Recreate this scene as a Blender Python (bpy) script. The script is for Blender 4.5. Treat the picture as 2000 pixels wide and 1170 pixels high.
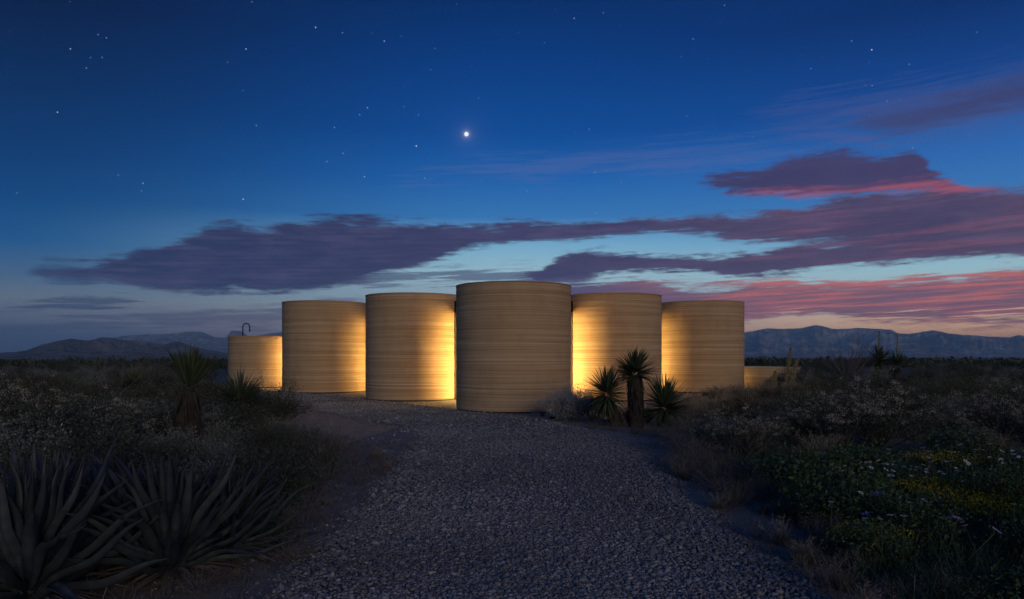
import bpy, math, random
import numpy as np
from mathutils import Vector, Matrix

for o in list(bpy.data.objects):
    bpy.data.objects.remove(o)
SC = bpy.context.scene
COL = SC.collection
R_ = math.radians
F = 1450.0                       # focal length in pixels of the 2000 px wide photograph
HOR = 695.0
CAMZ = 1.7

# ------------------------------------------------------------------ camera
cam = bpy.data.cameras.new('camera')
cam.sensor_width = 36.0
cam.lens = 36.0 * F / 2000.0
cam.shift_y = 0.055
cam.clip_end = 60000.0
cam.clip_start = 0.05
camo = bpy.data.objects.new('camera', cam)
camo.location = (0, 0, CAMZ)
camo.rotation_euler = (R_(90), 0, 0)
COL.objects.link(camo)
SC.camera = camo

# ------------------------------------------------------------------ world
def lin(c):
    out = []
    for v in c:
        v /= 255.0
        out.append(v / 12.92 if v <= 0.04045 else ((v + 0.055) / 1.055) ** 2.4)
    return out
W = bpy.data.worlds.new('World')
SC.world = W
W.use_nodes = True

class NT:
    """small helper for wiring node trees"""
    def __init__(s, nt):
        s.nt = nt
        nt.nodes.clear()
    def n(s, t, **kw):
        nd = s.nt.nodes.new(t)
        for k, v in kw.items():
            setattr(nd, k, v)
        return nd
    def put(s, sock, v):
        if v is None:
            return
        if hasattr(v, 'is_output'):
            s.nt.links.new(v, sock)
        else:
            sock.default_value = v
    def m(s, op, a, b=None, c=None, clamp=False):
        nd = s.n('ShaderNodeMath', operation=op, use_clamp=clamp)
        for i, v in enumerate((a, b, c)):
            s.put(nd.inputs[i], v)
        return nd.outputs[0]
    def mr(s, v, a, b, c=0.0, d=1.0, smooth=True):
        nd = s.n('ShaderNodeMapRange', interpolation_type='SMOOTHSTEP' if smooth else 'LINEAR')
        for i, x in enumerate((v, a, b, c, d)):
            s.put(nd.inputs[i], x)
        return nd.outputs[0]
    def mix(s, f, a, b, mode='MIX'):
        nd = s.n('ShaderNodeMix', data_type='RGBA', blend_type=mode)
        s.put(nd.inputs[0], f)
        for i, v in ((6, a), (7, b)):
            if isinstance(v, (list, tuple)) and len(v) == 3:
                v = tuple(v) + (1,)
            s.put(nd.inputs[i], v)
        return nd.outputs[2]
    def ramp(s, f, stops, interp='LINEAR'):
        nd = s.n('ShaderNodeValToRGB')
        cr = nd.color_ramp
        cr.interpolation = interp
        while len(cr.elements) < len(stops):
            cr.elements.new(0.5)
        for e, (p, c) in zip(cr.elements, sorted(stops, key=lambda q: q[0])):
            e.position = min(max(p, 0), 1)
            e.color = tuple(c[:3]) + (1,)
        s.put(nd.inputs[0], f)
        return nd.outputs[0]
    def noise(s, vec, scale, detail=4, rough=0.55, dim='3D', out=0, w=None):
        nd = s.n('ShaderNodeTexNoise', noise_dimensions=dim)
        s.put(nd.inputs['Vector'], vec)
        if w is not None:
            s.put(nd.inputs['W'], w)
        nd.inputs['Scale'].default_value = scale
        nd.inputs['Detail'].default_value = detail
        nd.inputs['Roughness'].default_value = rough
        return nd.outputs[out]
    def vec(s, x, y, z):
        nd = s.n('ShaderNodeCombineXYZ')
        for i, v in enumerate((x, y, z)):
            s.put(nd.inputs[i], v)
        return nd.outputs[0]
    def curve(s, v, pts):
        nd = s.n('ShaderNodeFloatCurve')
        mp = nd.mapping
        mp.extend = 'HORIZONTAL'
        c = mp.curves[0]
        pts = sorted(pts)
        while len(c.points) < len(pts):
            c.points.new(0.5, 0.5)
        for p, (x, y) in zip(c.points, pts):
            p.location = (x, y)
            p.handle_type = 'AUTO_CLAMPED'
        mp.update()
        s.put(nd.inputs['Value'], v)
        return nd.outputs[0]

def az_of(px): return math.atan((px - 1000) / F)
def el_of(px, py): return math.atan((HOR - py) / math.hypot(F, px - 1000))

def build_world():
    t = NT(W.node_tree)
    tc = t.n('ShaderNodeTexCoord').outputs['Generated']
    sp = t.n('ShaderNodeSeparateXYZ')
    t.put(sp.inputs[0], tc)
    X, Y, Z = sp.outputs
    az = t.m('ARCTAN2', X, Y)
    el = t.m('ARCSINE', Z)
    elp = t.m('MAXIMUM', el, 0.0)
    tt = t.m('DIVIDE', elp, 0.55)
    def col(px, stops):
        return t.ramp(tt, [(el_of(px, y) / 0.55, lin(c)) for y, c in stops])
    left = col(200, [(692, (48, 78, 120)), (655, (62, 90, 130)), (625, (104, 114, 138)), (585, (112, 128, 146)), (545, (76, 110, 146)),
                     (480, (24, 90, 148)), (400, (5, 72, 132)), (300, (1, 57, 114)), (150, (1, 41, 90)), (0, (2, 26, 66))])
    mid = col(1000, [(692, (214, 166, 146)), (640, (196, 176, 172)), (590, (166, 188, 202)), (530, (166, 208, 224)), (480, (128, 186, 220)), (425, (56, 124, 190)),
                     (350, (26, 100, 178)), (260, (4, 76, 154)), (130, (0, 60, 132)), (0, (0, 44, 104))])
    right = col(1850, [(692, (318, 205, 120)), (655, (306, 222, 146)), (622, (280, 228, 176)), (565, (196, 214, 218)), (520, (168, 212, 226)), (450, (106, 164, 208)), (390, (62, 126, 192)),
                       (300, (46, 108, 184)), (180, (16, 72, 148)), (0, (5, 45, 106))])
    f1 = t.mr(az, -0.62, 0.02)
    f2 = t.mr(az, -0.02, 0.62)
    back = t.mr(t.m('ABSOLUTE', t.m('SUBTRACT', az, 0.75)), 1.5, 2.6)   # the side away from the afterglow
    sky = t.mix(f2, t.mix(f1, left, mid), right)
    sky = t.mix(back, sky, t.mix(0.55, left, mid))
    # ---- stars
    vor = t.n('ShaderNodeTexVoronoi', feature='F1')
    t.put(vor.inputs['Vector'], tc)
    vor.inputs['Scale'].default_value = 90.0
    sc = t.n('ShaderNodeSeparateColor')
    t.put(sc.inputs[0], vor.outputs['Color'])
    rad = t.m('MULTIPLY_ADD', t.m('POWER', sc.outputs[0], 2.5), 0.062, 0.044)
    star = t.mr(vor.outputs['Distance'], rad, t.m('MULTIPLY', rad, 0.35))
    star = t.m('MULTIPLY', star, t.m('MULTIPLY_ADD', t.m('POWER', sc.outputs[1], 3.0), 0.95, 0.17))
    star = t.m('MULTIPLY', star, t.mr(el, 0.05, 0.32, 0.12, 1.0))
    starc = t.mix(sc.outputs[2], (1.0, 0.82, 0.72), (0.72, 0.86, 1.0))
    sky = t.mix(star, sky, starc, 'ADD')
    # ---- evening planet
    pa, pe = az_of(911), el_of(911, 262)
    pd = (math.sin(pa) * math.cos(pe), math.cos(pa) * math.cos(pe), math.sin(pe))
    dv = t.n('ShaderNodeVectorMath', operation='DISTANCE')
    t.put(dv.inputs[0], tc)
    dv.inputs[1].default_value = pd
    dist = dv.outputs['Value']
    core = t.mr(dist, 0.0031, 0.0010, 0.0, 2.4)
    halo = t.m('MULTIPLY', t.m('POWER', t.m('DIVIDE', 0.0028, t.m('MAXIMUM', dist, 0.0028)), 1.9), 0.25)
    sky = t.mix(t.m('ADD', core, halo), sky, (1.0, 0.95, 0.85), 'ADD')
    # ---- clouds, laid out by azimuth and elevation on the whole vault
    nz = t.vec(t.m('MULTIPLY', az, 1.0), t.m('MULTIPLY', el, 4.5), 0.0)
    w1 = t.m('SUBTRACT', t.noise(nz, 5.0, 3, 0.5), 0.5)
    w2 = t.m('SUBTRACT', t.noise(t.vec(az, t.m('MULTIPLY', el, 4.6), 0.4), 16.0, 6, 0.62), 0.5)
    nst = t.vec(t.m('MULTIPLY', az, 0.7), t.m('MULTIPLY_ADD', el, 11.0, t.m('MULTIPLY', az, -0.35)), 0.0)
    st = t.noise(nst, 9.0, 5, 0.62)                      # long flat streaks
    sts = t.m('SUBTRACT', st, 0.5)
    fine = t.m('SUBTRACT', t.noise(t.vec(az, t.m('MULTIPLY', el, 5.0), 1.7), 48.0, 4, 0.65), 0.5)
    elw = t.m('ADD', el, t.m('ADD', t.m('MULTIPLY', w1, 0.014), t.m('ADD', t.m('MULTIPLY', w2, 0.024), t.m('MULTIPLY', fine, 0.016))))
    st2 = t.noise(t.vec(t.m('MULTIPLY', az, 0.42), t.m('MULTIPLY_ADD', el, 13.0, t.m('MULTIPLY', az, -0.55)), 3.3), 22.0, 6, 0.62)   # finer streaks
    azn = t.m('DIVIDE', t.m('ADD', az, 0.9), 1.8)
    def band(up, lo, soft, streak, amp=1.0, key=0.0):
        if abs(up[0][1] - lo[0][1]) < 6:      # pointed ends close for good
            up = [(up[0][0] - 70, up[0][1] + 45)] + up
            lo = [(lo[0][0] - 70, lo[0][1] - 45)] + lo
        if abs(up[-1][1] - lo[-1][1]) < 6:
            up = up + [(up[-1][0] + 70, up[-1][1] + 45)]
            lo = lo + [(lo[-1][0] + 70, lo[-1][1] - 45)]
        U = t.curve(azn, [((az_of(x) + 0.9) / 1.8, el_of(x, y) / 0.55) for x, y in up])
        L = t.curve(azn, [((az_of(x) + 0.9) / 1.8, el_of(x, y) / 0.55) for x, y in lo])
        U = t.m('MULTIPLY', U, 0.55)
        L = t.m('MULTIPLY', L, 0.55)
        d = t.m('MINIMUM', t.m('SUBTRACT', U, elw), t.m('SUBTRACT', elw, L))
        d = t.m('ADD', d, t.m('MULTIPLY', t.m('ADD', sts, t.m('MULTIPLY', t.m('SUBTRACT', st2, 0.5), 0.7)), streak))
        return t.m('MULTIPLY', t.mr(d, -soft * 0.8, soft * 1.3), amp)
    A = band([(60, 532), (170, 516), (280, 488), (380, 455), (430, 434), (520, 438), (620, 426), (690, 426), (800, 434), (950, 436), (1020, 430), (1150, 436), (1250, 424), (1400, 420), (1500, 412), (1580, 402), (1640, 384), (1750, 378), (1900, 372), (2000, 362), (2200, 350)],
             [(60, 533), (190, 544), (330, 566), (450, 572), (560, 570), (690, 548), (800, 526), (880, 500), (960, 480), (1080, 470), (1200, 462), (1300, 458), (1420, 466), (1500, 476), (1620, 478), (1760, 496), (2000, 500), (2200, 500)], 0.0055, 0.020)
    B = band([(1000, 548), (1060, 522), (1120, 492), (1250, 494), (1400, 496), (1480, 486), (1600, 474), (2000, 470), (2200, 460)],
             [(1000, 548), (1080, 550), (1150, 546), (1200, 532), (1350, 532), (1500, 540), (1620, 526), (1750, 516), (1900, 506), (2000, 494), (2200, 490)], 0.0045, 0.020)
    B2 = band([(520, 562), (660, 542), (760, 528), (900, 528), (1040, 524), (1100, 540)],
              [(520, 562), (700, 556), (800, 554), (900, 556), (1060, 562), (1100, 542)], 0.006, 0.060, 0.7)
    Cb = band([(960, 590), (1040, 562), (1100, 552), (1180, 549), (1300, 553), (1450, 553), (1650, 549), (1850, 540), (2000, 522), (2200, 510)],
              [(960, 592), (1040, 640), (1300, 640), (1450, 626), (1600, 624), (1700, 628), (1800, 628), (2000, 636), (2200, 640)], 0.006, 0.050)
    D = band([(1360, 354), (1390, 342), (1480, 326), (1560, 305), (1640, 296), (1720, 302), (1780, 297), (1820, 328), (1860, 350), (1900, 368), (1950, 372)],
             [(1360, 354), (1420, 374), (1500, 382), (1580, 380), (1650, 384), (1750, 378), (1860, 380), (1950, 374)], 0.0055, 0.014)
    E = band([(1655, 242), (1700, 224), (1800, 200), (1900, 168), (2000, 146), (2200, 120)],
             [(1655, 242), (1720, 258), (1800, 250), (1900, 232), (2000, 214), (2200, 190)], 0.013, 0.030, 0.75)
    E2 = band([(1500, 222), (1560, 208), (1640, 196), (1760, 170), (1900, 140), (2000, 125), (2200, 100)],
              [(1500, 224), (1560, 232), (1640, 240), (1760, 272), (1900, 262), (2000, 240), (2200, 210)], 0.022, 0.070, 0.42)
    E3 = band([(1520, 266), (1600, 250), (1680, 258), (1720, 276)], [(1520, 267), (1600, 276), (1680, 282), (1720, 278)], 0.012, 0.04, 0.5)
    Fb = band([(790, 342), (900, 328), (1000, 312), (1100, 300), (1250, 288), (1400, 284), (1540, 290), (1600, 300)],
              [(790, 343), (950, 346), (1050, 352), (1150, 334), (1300, 338), (1420, 322), (1540, 306), (1600, 301)], 0.016, 0.075, 0.34)
    G = band([(-200, 640), (0, 634), (200, 622), (330, 612), (450, 606), (560, 598), (720, 590), (800, 600)],
             [(-200, 668), (0, 664), (200, 650), (400, 640), (560, 634), (720, 616), (800, 602)], 0.008, 0.075, 0.55)
    G2 = band([(10, 596), (120, 578), (240, 574), (270, 580)], [(10, 598), (120, 606), (240, 590), (270, 581)], 0.006, 0.05, 0.7)
    G3 = band([(60, 522), (100, 506), (160, 512), (190, 540)], [(60, 524), (100, 548), (160, 556), (190, 542)], 0.007, 0.03, 0.65)
    pink_t = t.mr(az, 0.05, 0.55)
    base = t.ramp(t.m('ADD', azn, t.m('MULTIPLY', w1, 0.12)), [((az_of(100) + .9) / 1.8, lin((38, 52, 92))), ((az_of(500) + .9) / 1.8, lin((44, 54, 92))), ((az_of(1000) + .9) / 1.8, lin((62, 62, 100))),
                                                             ((az_of(1500) + .9) / 1.8, lin((78, 68, 100))), ((az_of(2000) + .9) / 1.8, lin((88, 70, 98)))])
    base = t.mix(t.mr(t.m('ADD', w2, t.m('MULTIPLY', t.m('SUBTRACT', st2, 0.5), 0.8)), -0.15, 0.3, 0.0, 0.30), base, lin((110, 100, 142)))
    base = t.mix(t.mr(t.m('ADD', w1, t.m('MULTIPLY', fine, 0.6)), 0.0, -0.25, 0.0, 0.35), base, lin((46, 50, 96)))
    # afterglow catching the undersides towards the sunset
    glow = t.m('MULTIPLY', t.mr(t.m('ADD', t.m('MULTIPLY', st, 0.55), t.m('MULTIPLY', st2, 0.45)), 0.48, 0.66), pink_t)
    hot = t.mix(t.mr(el, 0.03, 0.2), lin((186, 104, 108)), lin((134, 82, 108)))
    def shade(strength, low=None):
        c = t.mix(t.m('MULTIPLY', glow, strength), base, hot)
        return c
    skyc = sky
    skyc = t.mix(Fb, skyc, lin((92, 108, 165)))
    skyc = t.mix(E2, skyc, lin((84, 94, 146)))
    skyc = t.mix(E3, skyc, lin((100, 90, 138)))
    skyc = t.mix(E, skyc, lin((60, 62, 106)))
    skyc = t.mix(G, skyc, lin((56, 62, 100)))
    skyc = t.mix(G2, skyc, lin((46, 62, 100)))
    skyc = t.mix(G3, skyc, lin((38, 62, 104)))
    skyc = t.mix(B2, skyc, shade(0.3))
    skyc = t.mix(B, skyc, shade(0.45))
    skyc = t.mix(A, skyc, shade(0.6))
    # underside of the isolated cloud and the low red bank
    dlow = t.mr(elw, el_of(1650, 352), el_of(1650, 376))
    skyc = t.mix(D, skyc, t.mix(t.m('MULTIPLY', dlow, t.mr(st, 0.32, 0.62)), t.mix(0.6, base, lin((54, 56, 104))), lin((160, 86, 108))))
    cb = t.mix(t.mr(az, 0.02, 0.34), lin((84, 84, 122)), lin((134, 98, 118)))
    cb = t.mix(t.m('MULTIPLY', t.mr(t.m('ADD', t.m('MULTIPLY', st, 0.4), t.m('MULTIPLY', st2, 0.6)), 0.42, 0.62), t.mr(az, 0.06, 0.4)), cb, lin((214, 118, 112)))
    slit = t.m('MULTIPLY', t.mr(st2, 0.54, 0.62), t.mr(el, 0.068, 0.050))
    Cb = t.m('MULTIPLY', Cb, t.m('SUBTRACT', 1.0, t.m('MULTIPLY', slit, 0.85)))
    skyc = t.mix(Cb, skyc, cb)
    below = t.mr(el, -0.02, 0.0)
    skyc = t.mix(below, lin((40, 48, 66)), skyc)
    bg = t.n('ShaderNodeBackground')
    t.put(bg.inputs['Color'], skyc)
    bg.inputs['Strength'].default_value = 1.0
    out = t.n('ShaderNodeOutputWorld')
    t.put(out.inputs[0], bg.outputs[0])
build_world()
W.cycles.sampling_method = 'MANUAL'
W.cycles.sample_map_resolution = 512

# ------------------------------------------------------------------ sun: the last warm afterglow, low and very soft, off to the right
SUN_AZ, SUN_EL = R_(160), R_(4.5)
sd = bpy.data.lights.new('sun', 'SUN')
sd.energy = 1.45
sd.angle = R_(34)
sd.color = (1.0, 0.80, 0.57)
so = bpy.data.objects.new('sun', sd)
dvec = Vector((math.sin(SUN_AZ) * math.cos(SUN_EL), math.cos(SUN_AZ) * math.cos(SUN_EL), math.sin(SUN_EL)))
so.rotation_euler = dvec.to_track_quat('Z', 'Y').to_euler()
so.location = dvec * 60
COL.objects.link(so)

# ------------------------------------------------------------------ render settings
SC.view_settings.view_transform = 'Standard'
SC.view_settings.look = 'None'
SC.view_settings.exposure = 0.0
SC.view_settings.gamma = 1.0
SC.render.engine = 'CYCLES'
cy = SC.cycles
cy.use_denoising = True
cy.denoiser = 'OPENIMAGEDENOISE'
cy.max_bounces = 5
cy.diffuse_bounces = 3
cy.glossy_bounces = 2
cy.transmission_bounces = 3
cy.volume_bounces = 1
cy.transparent_max_bounces = 8
cy.sample_clamp_indirect = 2.0
cy.caustics_reflective = False
cy.caustics_refractive = False

# ------------------------------------------------------------------ helpers
rng = np.random.default_rng(7)
random.seed(7)

def _hash(ix, iy, s):
    n = (ix.astype(np.int64) * 374761393 + iy.astype(np.int64) * 668265263 + s * 1442695041) & 0x7fffffff
    n = ((n ^ (n >> 13)) * 1274126177) & 0x7fffffff
    n = n ^ (n >> 16)
    return (n & 0xffff) / 65535.0
def vnoise(x, y, s=0):
    x = np.asarray(x, float); y = np.asarray(y, float)
    ix = np.floor(x); iy = np.floor(y)
    fx = x - ix; fy = y - iy
    fx = fx * fx * (3 - 2 * fx); fy = fy * fy * (3 - 2 * fy)
    a = _hash(ix, iy, s); b = _hash(ix + 1, iy, s); c = _hash(ix, iy + 1, s); d = _hash(ix + 1, iy + 1, s)
    return (a * (1 - fx) + b * fx) * (1 - fy) + (c * (1 - fx) + d * fx) * fy
def fbm(x, y, oct=4, s=0):
    v = 0; a = 0.5; f = 1.0
    for i in range(oct):
        v = v + a * vnoise(x * f, y * f, s + i * 17)
        a *= 0.5; f *= 2.03
    return v

def smooth(v, a, b):
    t = np.clip((np.asarray(v, float) - a) / (b - a), 0, 1)
    return t * t * (3 - 2 * t)

def ground_h(x, y):
    """height of the desert floor"""
    x = np.asarray(x, float); y = np.asarray(y, float)
    h = 0.12 * smooth(y, 22, 31) + 0.18 * smooth(y, 31, 37)
    off = smooth(np.abs(x + 0.0) - np.maximum(2.6, 0.0), 0.0, 3.0) * smooth(y, -20, 3)
    lump = (fbm(x * 0.35, y * 0.35, 3, 5) - 0.42) * 0.22
    mask = off * (1 - smooth(y, 16, 22) * (1 - smooth(np.abs(x), 11, 15)))
    h = h + lump * mask
    h = h + (fbm(x * 0.03, y * 0.03, 3, 9) - 0.45) * 1.2 * smooth(np.hypot(x, y), 45, 120)
    h = h - 5.0 * smooth(np.hypot(x, y), 90, 600)
    h = h - 0.01 * 0
    return h
def gh(x, y): return float(ground_h(x, y))

def at(px, d, z=None):
    """ground point in the direction of a photograph column at depth d"""
    x = (px - 1000) / F * d
    return (x, d, gh(x, d) if z is None else z)

def mesh_np(name, V, faces, mats, attr=None, mat_idx=None, smooth_shade=True):
    """V (n,3); faces: list of arrays (m,k)"""
    me = bpy.data.meshes.new(name)
    V = np.asarray(V, np.float32)
    me.vertices.add(len(V))
    me.vertices.foreach_set('co', V.ravel())
    loops = []; starts = []; tot = 0
    for fa in faces:
        fa = np.asarray(fa, np.int32)
        if len(fa) == 0: continue
        k = fa.shape[1]
        starts.append(np.arange(len(fa), dtype=np.int32) * k + tot)
        loops.append(fa.ravel())
        tot += fa.size
    loops = np.concatenate(loops); starts = np.concatenate(starts)
    me.loops.add(len(loops)); me.loops.foreach_set('vertex_index', loops)
    me.polygons.add(len(starts)); me.polygons.foreach_set('loop_start', starts)
    for m in (mats if isinstance(mats, (list, tuple)) else [mats]):
        me.materials.append(m)
    if mat_idx is not None:
        me.polygons.foreach_set('material_index', np.asarray(mat_idx, np.int32))
    me.polygons.foreach_set('use_smooth', np.full(len(starts), smooth_shade, dtype=bool))
    me.update(calc_edges=True)
    if attr is not None:
        a = me.attributes.new('tint', 'FLOAT', 'POINT')
        a.data.foreach_set('value', np.asarray(attr, np.float32))
    me.validate()
    return me

def link(name, data, parent=None, loc=None, rot=None, scale=None):
    o = bpy.data.objects.new(name, data)
    COL.objects.link(o)
    if parent: o.parent = parent
    if loc is not None: o.location = loc
    if rot is not None: o.rotation_euler = rot
    if scale is not None: o.scale = (scale,) * 3 if not hasattr(scale, '__len__') else scale
    return o
def tag(o, label=None, cat=None, group=None, kind=None):
    if label: o['label'] = label
    if cat: o['category'] = cat
    if group: o['group'] = group
    if kind: o['kind'] = kind
    return o
def thing(name, label, cat, loc=(0, 0, 0), rotz=0.0, group=None, scale=None):
    return tag(link(name, None, None, loc, (0, 0, rotz), scale), label, cat, group)
def copy_tree(root, loc, rotz, scale=1.0, label=None, group=None):
    r = root.copy(); COL.objects.link(r)
    r.location = loc; r.rotation_euler = (0, 0, rotz)
    r.scale = (scale,) * 3 if not hasattr(scale, '__len__') else scale
    if label: r['label'] = label
    if group: r['group'] = group
    for ch in list(root.children):
        c = ch.copy(); COL.objects.link(c); c.parent = r
        for g in list(ch.children):
            d = g.copy(); COL.objects.link(d); d.parent = c
    return r

# ---- geometry batches: everything returned as (V, [faces...], attr)
class Batch:
    def __init__(s): s.V = []; s.Q = []; s.T = []; s.A = []; s.n = 0
    def add(s, V, Q=None, T=None, A=None):
        V = np.asarray(V, float).reshape(-1, 3)
        s.V.append(V)
        if Q is not None and len(Q): s.Q.append(np.asarray(Q, np.int64) + s.n)
        if T is not None and len(T): s.T.append(np.asarray(T, np.int64) + s.n)
        s.A.append(np.full(len(V), 0.5) if A is None else np.broadcast_to(A, (len(V),)))
        s.n += len(V)
    def mesh(s, name, mat, smooth_shade=True):
        f = []
        if s.Q: f.append(np.concatenate(s.Q))
        if s.T: f.append(np.concatenate(s.T))
        return mesh_np(name, np.concatenate(s.V), f, mat, np.concatenate(s.A), None, smooth_shade)

def unit(v):
    return v / np.maximum(np.linalg.norm(v, axis=-1, keepdims=True), 1e-9)

def blades(b, base, dirs, length, width, droop, seg=4, prof='lance', fold=0.0, tint=None, r=None):
    """curved leaf blades; width tapers to a point"""
    r = r or rng
    N = len(base)
    dirs = unit(dirs)
    up = np.array([0, 0, 1.0])
    side = np.cross(dirs, up + r.normal(0, 0.15, (N, 3)))
    side = unit(side)
    nor = unit(np.cross(side, dirs))
    T = np.linspace(0, 1, seg + 1)
    if prof == 'lance': wp = np.interp(T, [0, .15, .45, .8, 1], [.75, .95, 1, .55, .03])
    elif prof == 'grass': wp = np.interp(T, [0, .3, .7, 1], [.8, 1, .7, .05])
    else: wp = np.interp(T, [0, 1], [1, .25])
    length = np.broadcast_to(length, (N,)); width = np.broadcast_to(width, (N,)); droop = np.broadcast_to(droop, (N,))
    c = base[:, None, :] + dirs[:, None, :] * (length[:, None] * T[None])[:, :, None]
    c = c - up * (droop * length)[:, None, None] * (T ** 2)[None, :, None]
    hw = (width[:, None] * wp[None] * 0.5)[:, :, None]
    L = c - side[:, None, :] * hw
    Rr = c + side[:, None, :] * hw
    if fold:
        M = c - nor[:, None, :] * hw * fold
        V = np.stack([L, M, Rr], 2); k = 3
    else:
        V = np.stack([L, Rr], 2); k = 2
    idx = np.arange(N * (seg + 1) * k).reshape(N, seg + 1, k)
    Q = [np.stack([idx[:, :-1, j], idx[:, :-1, j + 1], idx[:, 1:, j + 1], idx[:, 1:, j]], -1).reshape(-1, 4) for j in range(k - 1)]
    A = r.random(N) if tint is None else np.broadcast_to(tint, (N,))
    b.add(V.reshape(-1, 3), np.concatenate(Q), None, np.repeat(A, (seg + 1) * k))

def tube(b, pts, rad, sides=5, tint=0.5, cap=True):
    pts = np.asarray(pts, float); n = len(pts)
    rad = np.broadcast_to(rad, (n,))
    tan = unit(np.gradient(pts, axis=0))
    ref = np.array([0.31, 0.2, 0.93]) if abs(tan[0][2]) < 0.9 else np.array([1.0, 0.1, 0])
    s = unit(np.cross(tan, ref)); q = np.cross(tan, s)
    a = np.arange(sides) / sides * 2 * math.pi
    V = pts[:, None] + (s[:, None] * np.cos(a)[None, :, None] + q[:, None] * np.sin(a)[None, :, None]) * rad[:, None, None]
    idx = np.arange(n * sides).reshape(n, sides)
    nx = np.roll(idx, -1, 1)
    Q = np.stack([idx[:-1], nx[:-1], nx[1:], idx[1:]], -1).reshape(-1, 4)
    T = []
    Vf = V.reshape(-1, 3)
    if cap:
        Vf = np.vstack([Vf, pts[-1][None], pts[0][None]])
        T = [[idx[-1, i], nx[-1, i], n * sides] for i in range(sides)] + [[nx[0, i], idx[0, i], n * sides + 1] for i in range(sides)]
    b.add(Vf, Q, T if cap else None, tint)

def leaves(b, pos, size, aspect=2.2, tint=None, r=None, upness=0.3):
    """small pointed leaves (one folded diamond each) at random orientations"""
    r = r or rng
    N = len(pos)
    size = np.broadcast_to(size, (N,))
    d = unit(r.normal(0, 1, (N, 3)) + np.array([0, 0, upness]))
    s = unit(np.cross(d, r.normal(0, 1, (N, 3))))
    n = np.cross(s, d)
    L = size[:, None]
    p0 = pos; p2 = pos + d * L
    m = pos + d * L * 0.5 - n * L * 0.08
    p1 = m - s * L * 0.5 / aspect; p3 = m + s * L * 0.5 / aspect
    V = np.stack([p0, p1, p2, p3], 1).reshape(-1, 3)
    i = np.arange(N) * 4
    A = r.random(N) if tint is None else np.broadcast_to(tint, (N,))
    b.add(V, np.stack([i, i + 1, i + 2, i + 3], -1), None, np.repeat(A, 4))

# ------------------------------------------------------------------ materials
def new_mat(name):
    m = bpy.data.materials.new(name); m.use_nodes = True
    return m, NT(m.node_tree)
def finish(t, color, rough=0.8, bump=None, strength=0.3, dist=0.02, spec=0.3, extra=None):
    p = t.n('ShaderNodeBsdfPrincipled')
    t.put(p.inputs['Base Color'], color if hasattr(color, 'is_output') else tuple(color[:3]) + (1,))
    t.put(p.inputs['Roughness'], rough)
    p.inputs['Specular IOR Level'].default_value = spec
    if bump is not None:
        bn = t.n('ShaderNodeBump'); bn.inputs['Strength'].default_value = strength; bn.inputs['Distance'].default_value = dist
        t.put(bn.inputs['Height'], bump); t.put(p.inputs['Normal'], bn.outputs[0])
    o = t.n('ShaderNodeOutputMaterial')
    t.put(o.inputs[0], p.outputs[0])
    return p, o
def mat_tint(name, stops, rough=0.7, spec=0.25, noise_scale=6.0, trans=0.0):
    """plant material: per-leaf tint through a ramp, plus a per-plant shift"""
    m, t = new_mat(name)
    at_ = t.n('ShaderNodeAttribute', attribute_name='tint').outputs['Fac']
    oi = t.n('ShaderNodeObjectInfo').outputs['Random']
    tc = t.n('ShaderNodeTexCoord').outputs['Object']
    nz = t.noise(tc, noise_scale, 3, 0.6)
    f = t.m('ADD', t.m('MULTIPLY', at_, 0.7), t.m('ADD', t.m('MULTIPLY', oi, 0.15), t.m('MULTIPLY_ADD', nz, 0.6, -0.22)), clamp=True)
    c = t.ramp(f, stops)
    p, o = finish(t, c, rough, spec=spec)
    if trans:
        tr = t.n('ShaderNodeBsdfTranslucent'); t.put(tr.inputs[0], c)
        mx = t.n('ShaderNodeMixShader'); mx.inputs[0].default_value = trans
        t.put(mx.inputs[1], p.outputs[0]); t.put(mx.inputs[2], tr.outputs[0]); t.put(o.inputs[0], mx.outputs[0])
    return m

M = {}
M['yucca'] = mat_tint('yucca leaf', [(0, (0.028, 0.046, 0.024)), (0.5, (0.060, 0.092, 0.046)), (0.85, (0.11, 0.14, 0.070)), (1, (0.20, 0.21, 0.12))], 0.5, 0.4)
M['yucca_dry'] = mat_tint('dead yucca leaf', [(0, (0.020, 0.019, 0.017)), (0.6, (0.046, 0.043, 0.039)), (1, (0.105, 0.099, 0.090))], 0.85)
M['bark'] = mat_tint('fibrous bark', [(0, (0.020, 0.016, 0.013)), (1, (0.075, 0.060, 0.046))], 0.9)
M['agave_spine'] = mat_tint('agave spine', [(0, (0.02, 0.012, 0.01)), (1, (0.06, 0.04, 0.03))], 0.6)
M['straw'] = mat_tint('dry straw grass', [(0, (0.10, 0.085, 0.062)), (0.6, (0.24, 0.21, 0.16)), (1, (0.38, 0.34, 0.28))], 0.8)
M['greygrass'] = mat_tint('grey green bunch grass', [(0, (0.05, 0.055, 0.035)), (0.6, (0.12, 0.12, 0.075)), (1, (0.24, 0.22, 0.16))], 0.8)
M['green'] = mat_tint('green meadow leaf', [(0, (0.022, 0.050, 0.022)), (0.6, (0.050, 0.095, 0.042)), (1, (0.10, 0.145, 0.065))], 0.6)
M['creosote'] = mat_tint('creosote leaf', [(0, (0.024, 0.034, 0.018)), (0.6, (0.056, 0.072, 0.036)), (1, (0.12, 0.13, 0.065))], 0.5)
M['sage'] = mat_tint('sage leaf', [(0, (0.072, 0.092, 0.078)), (0.6, (0.175, 0.205, 0.172)), (1, (0.35, 0.375, 0.33))], 0.8)
M['silver'] = mat_tint('silver leaf', [(0, (0.22, 0.215, 0.195)), (0.6, (0.42, 0.41, 0.37)), (1, (0.62, 0.60, 0.55))], 0.8)
M['darkleaf'] = mat_tint('dark shrub leaf', [(0, (0.022, 0.034, 0.024)), (0.6, (0.052, 0.072, 0.050)), (1, (0.13, 0.15, 0.11))], 0.6)
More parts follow.
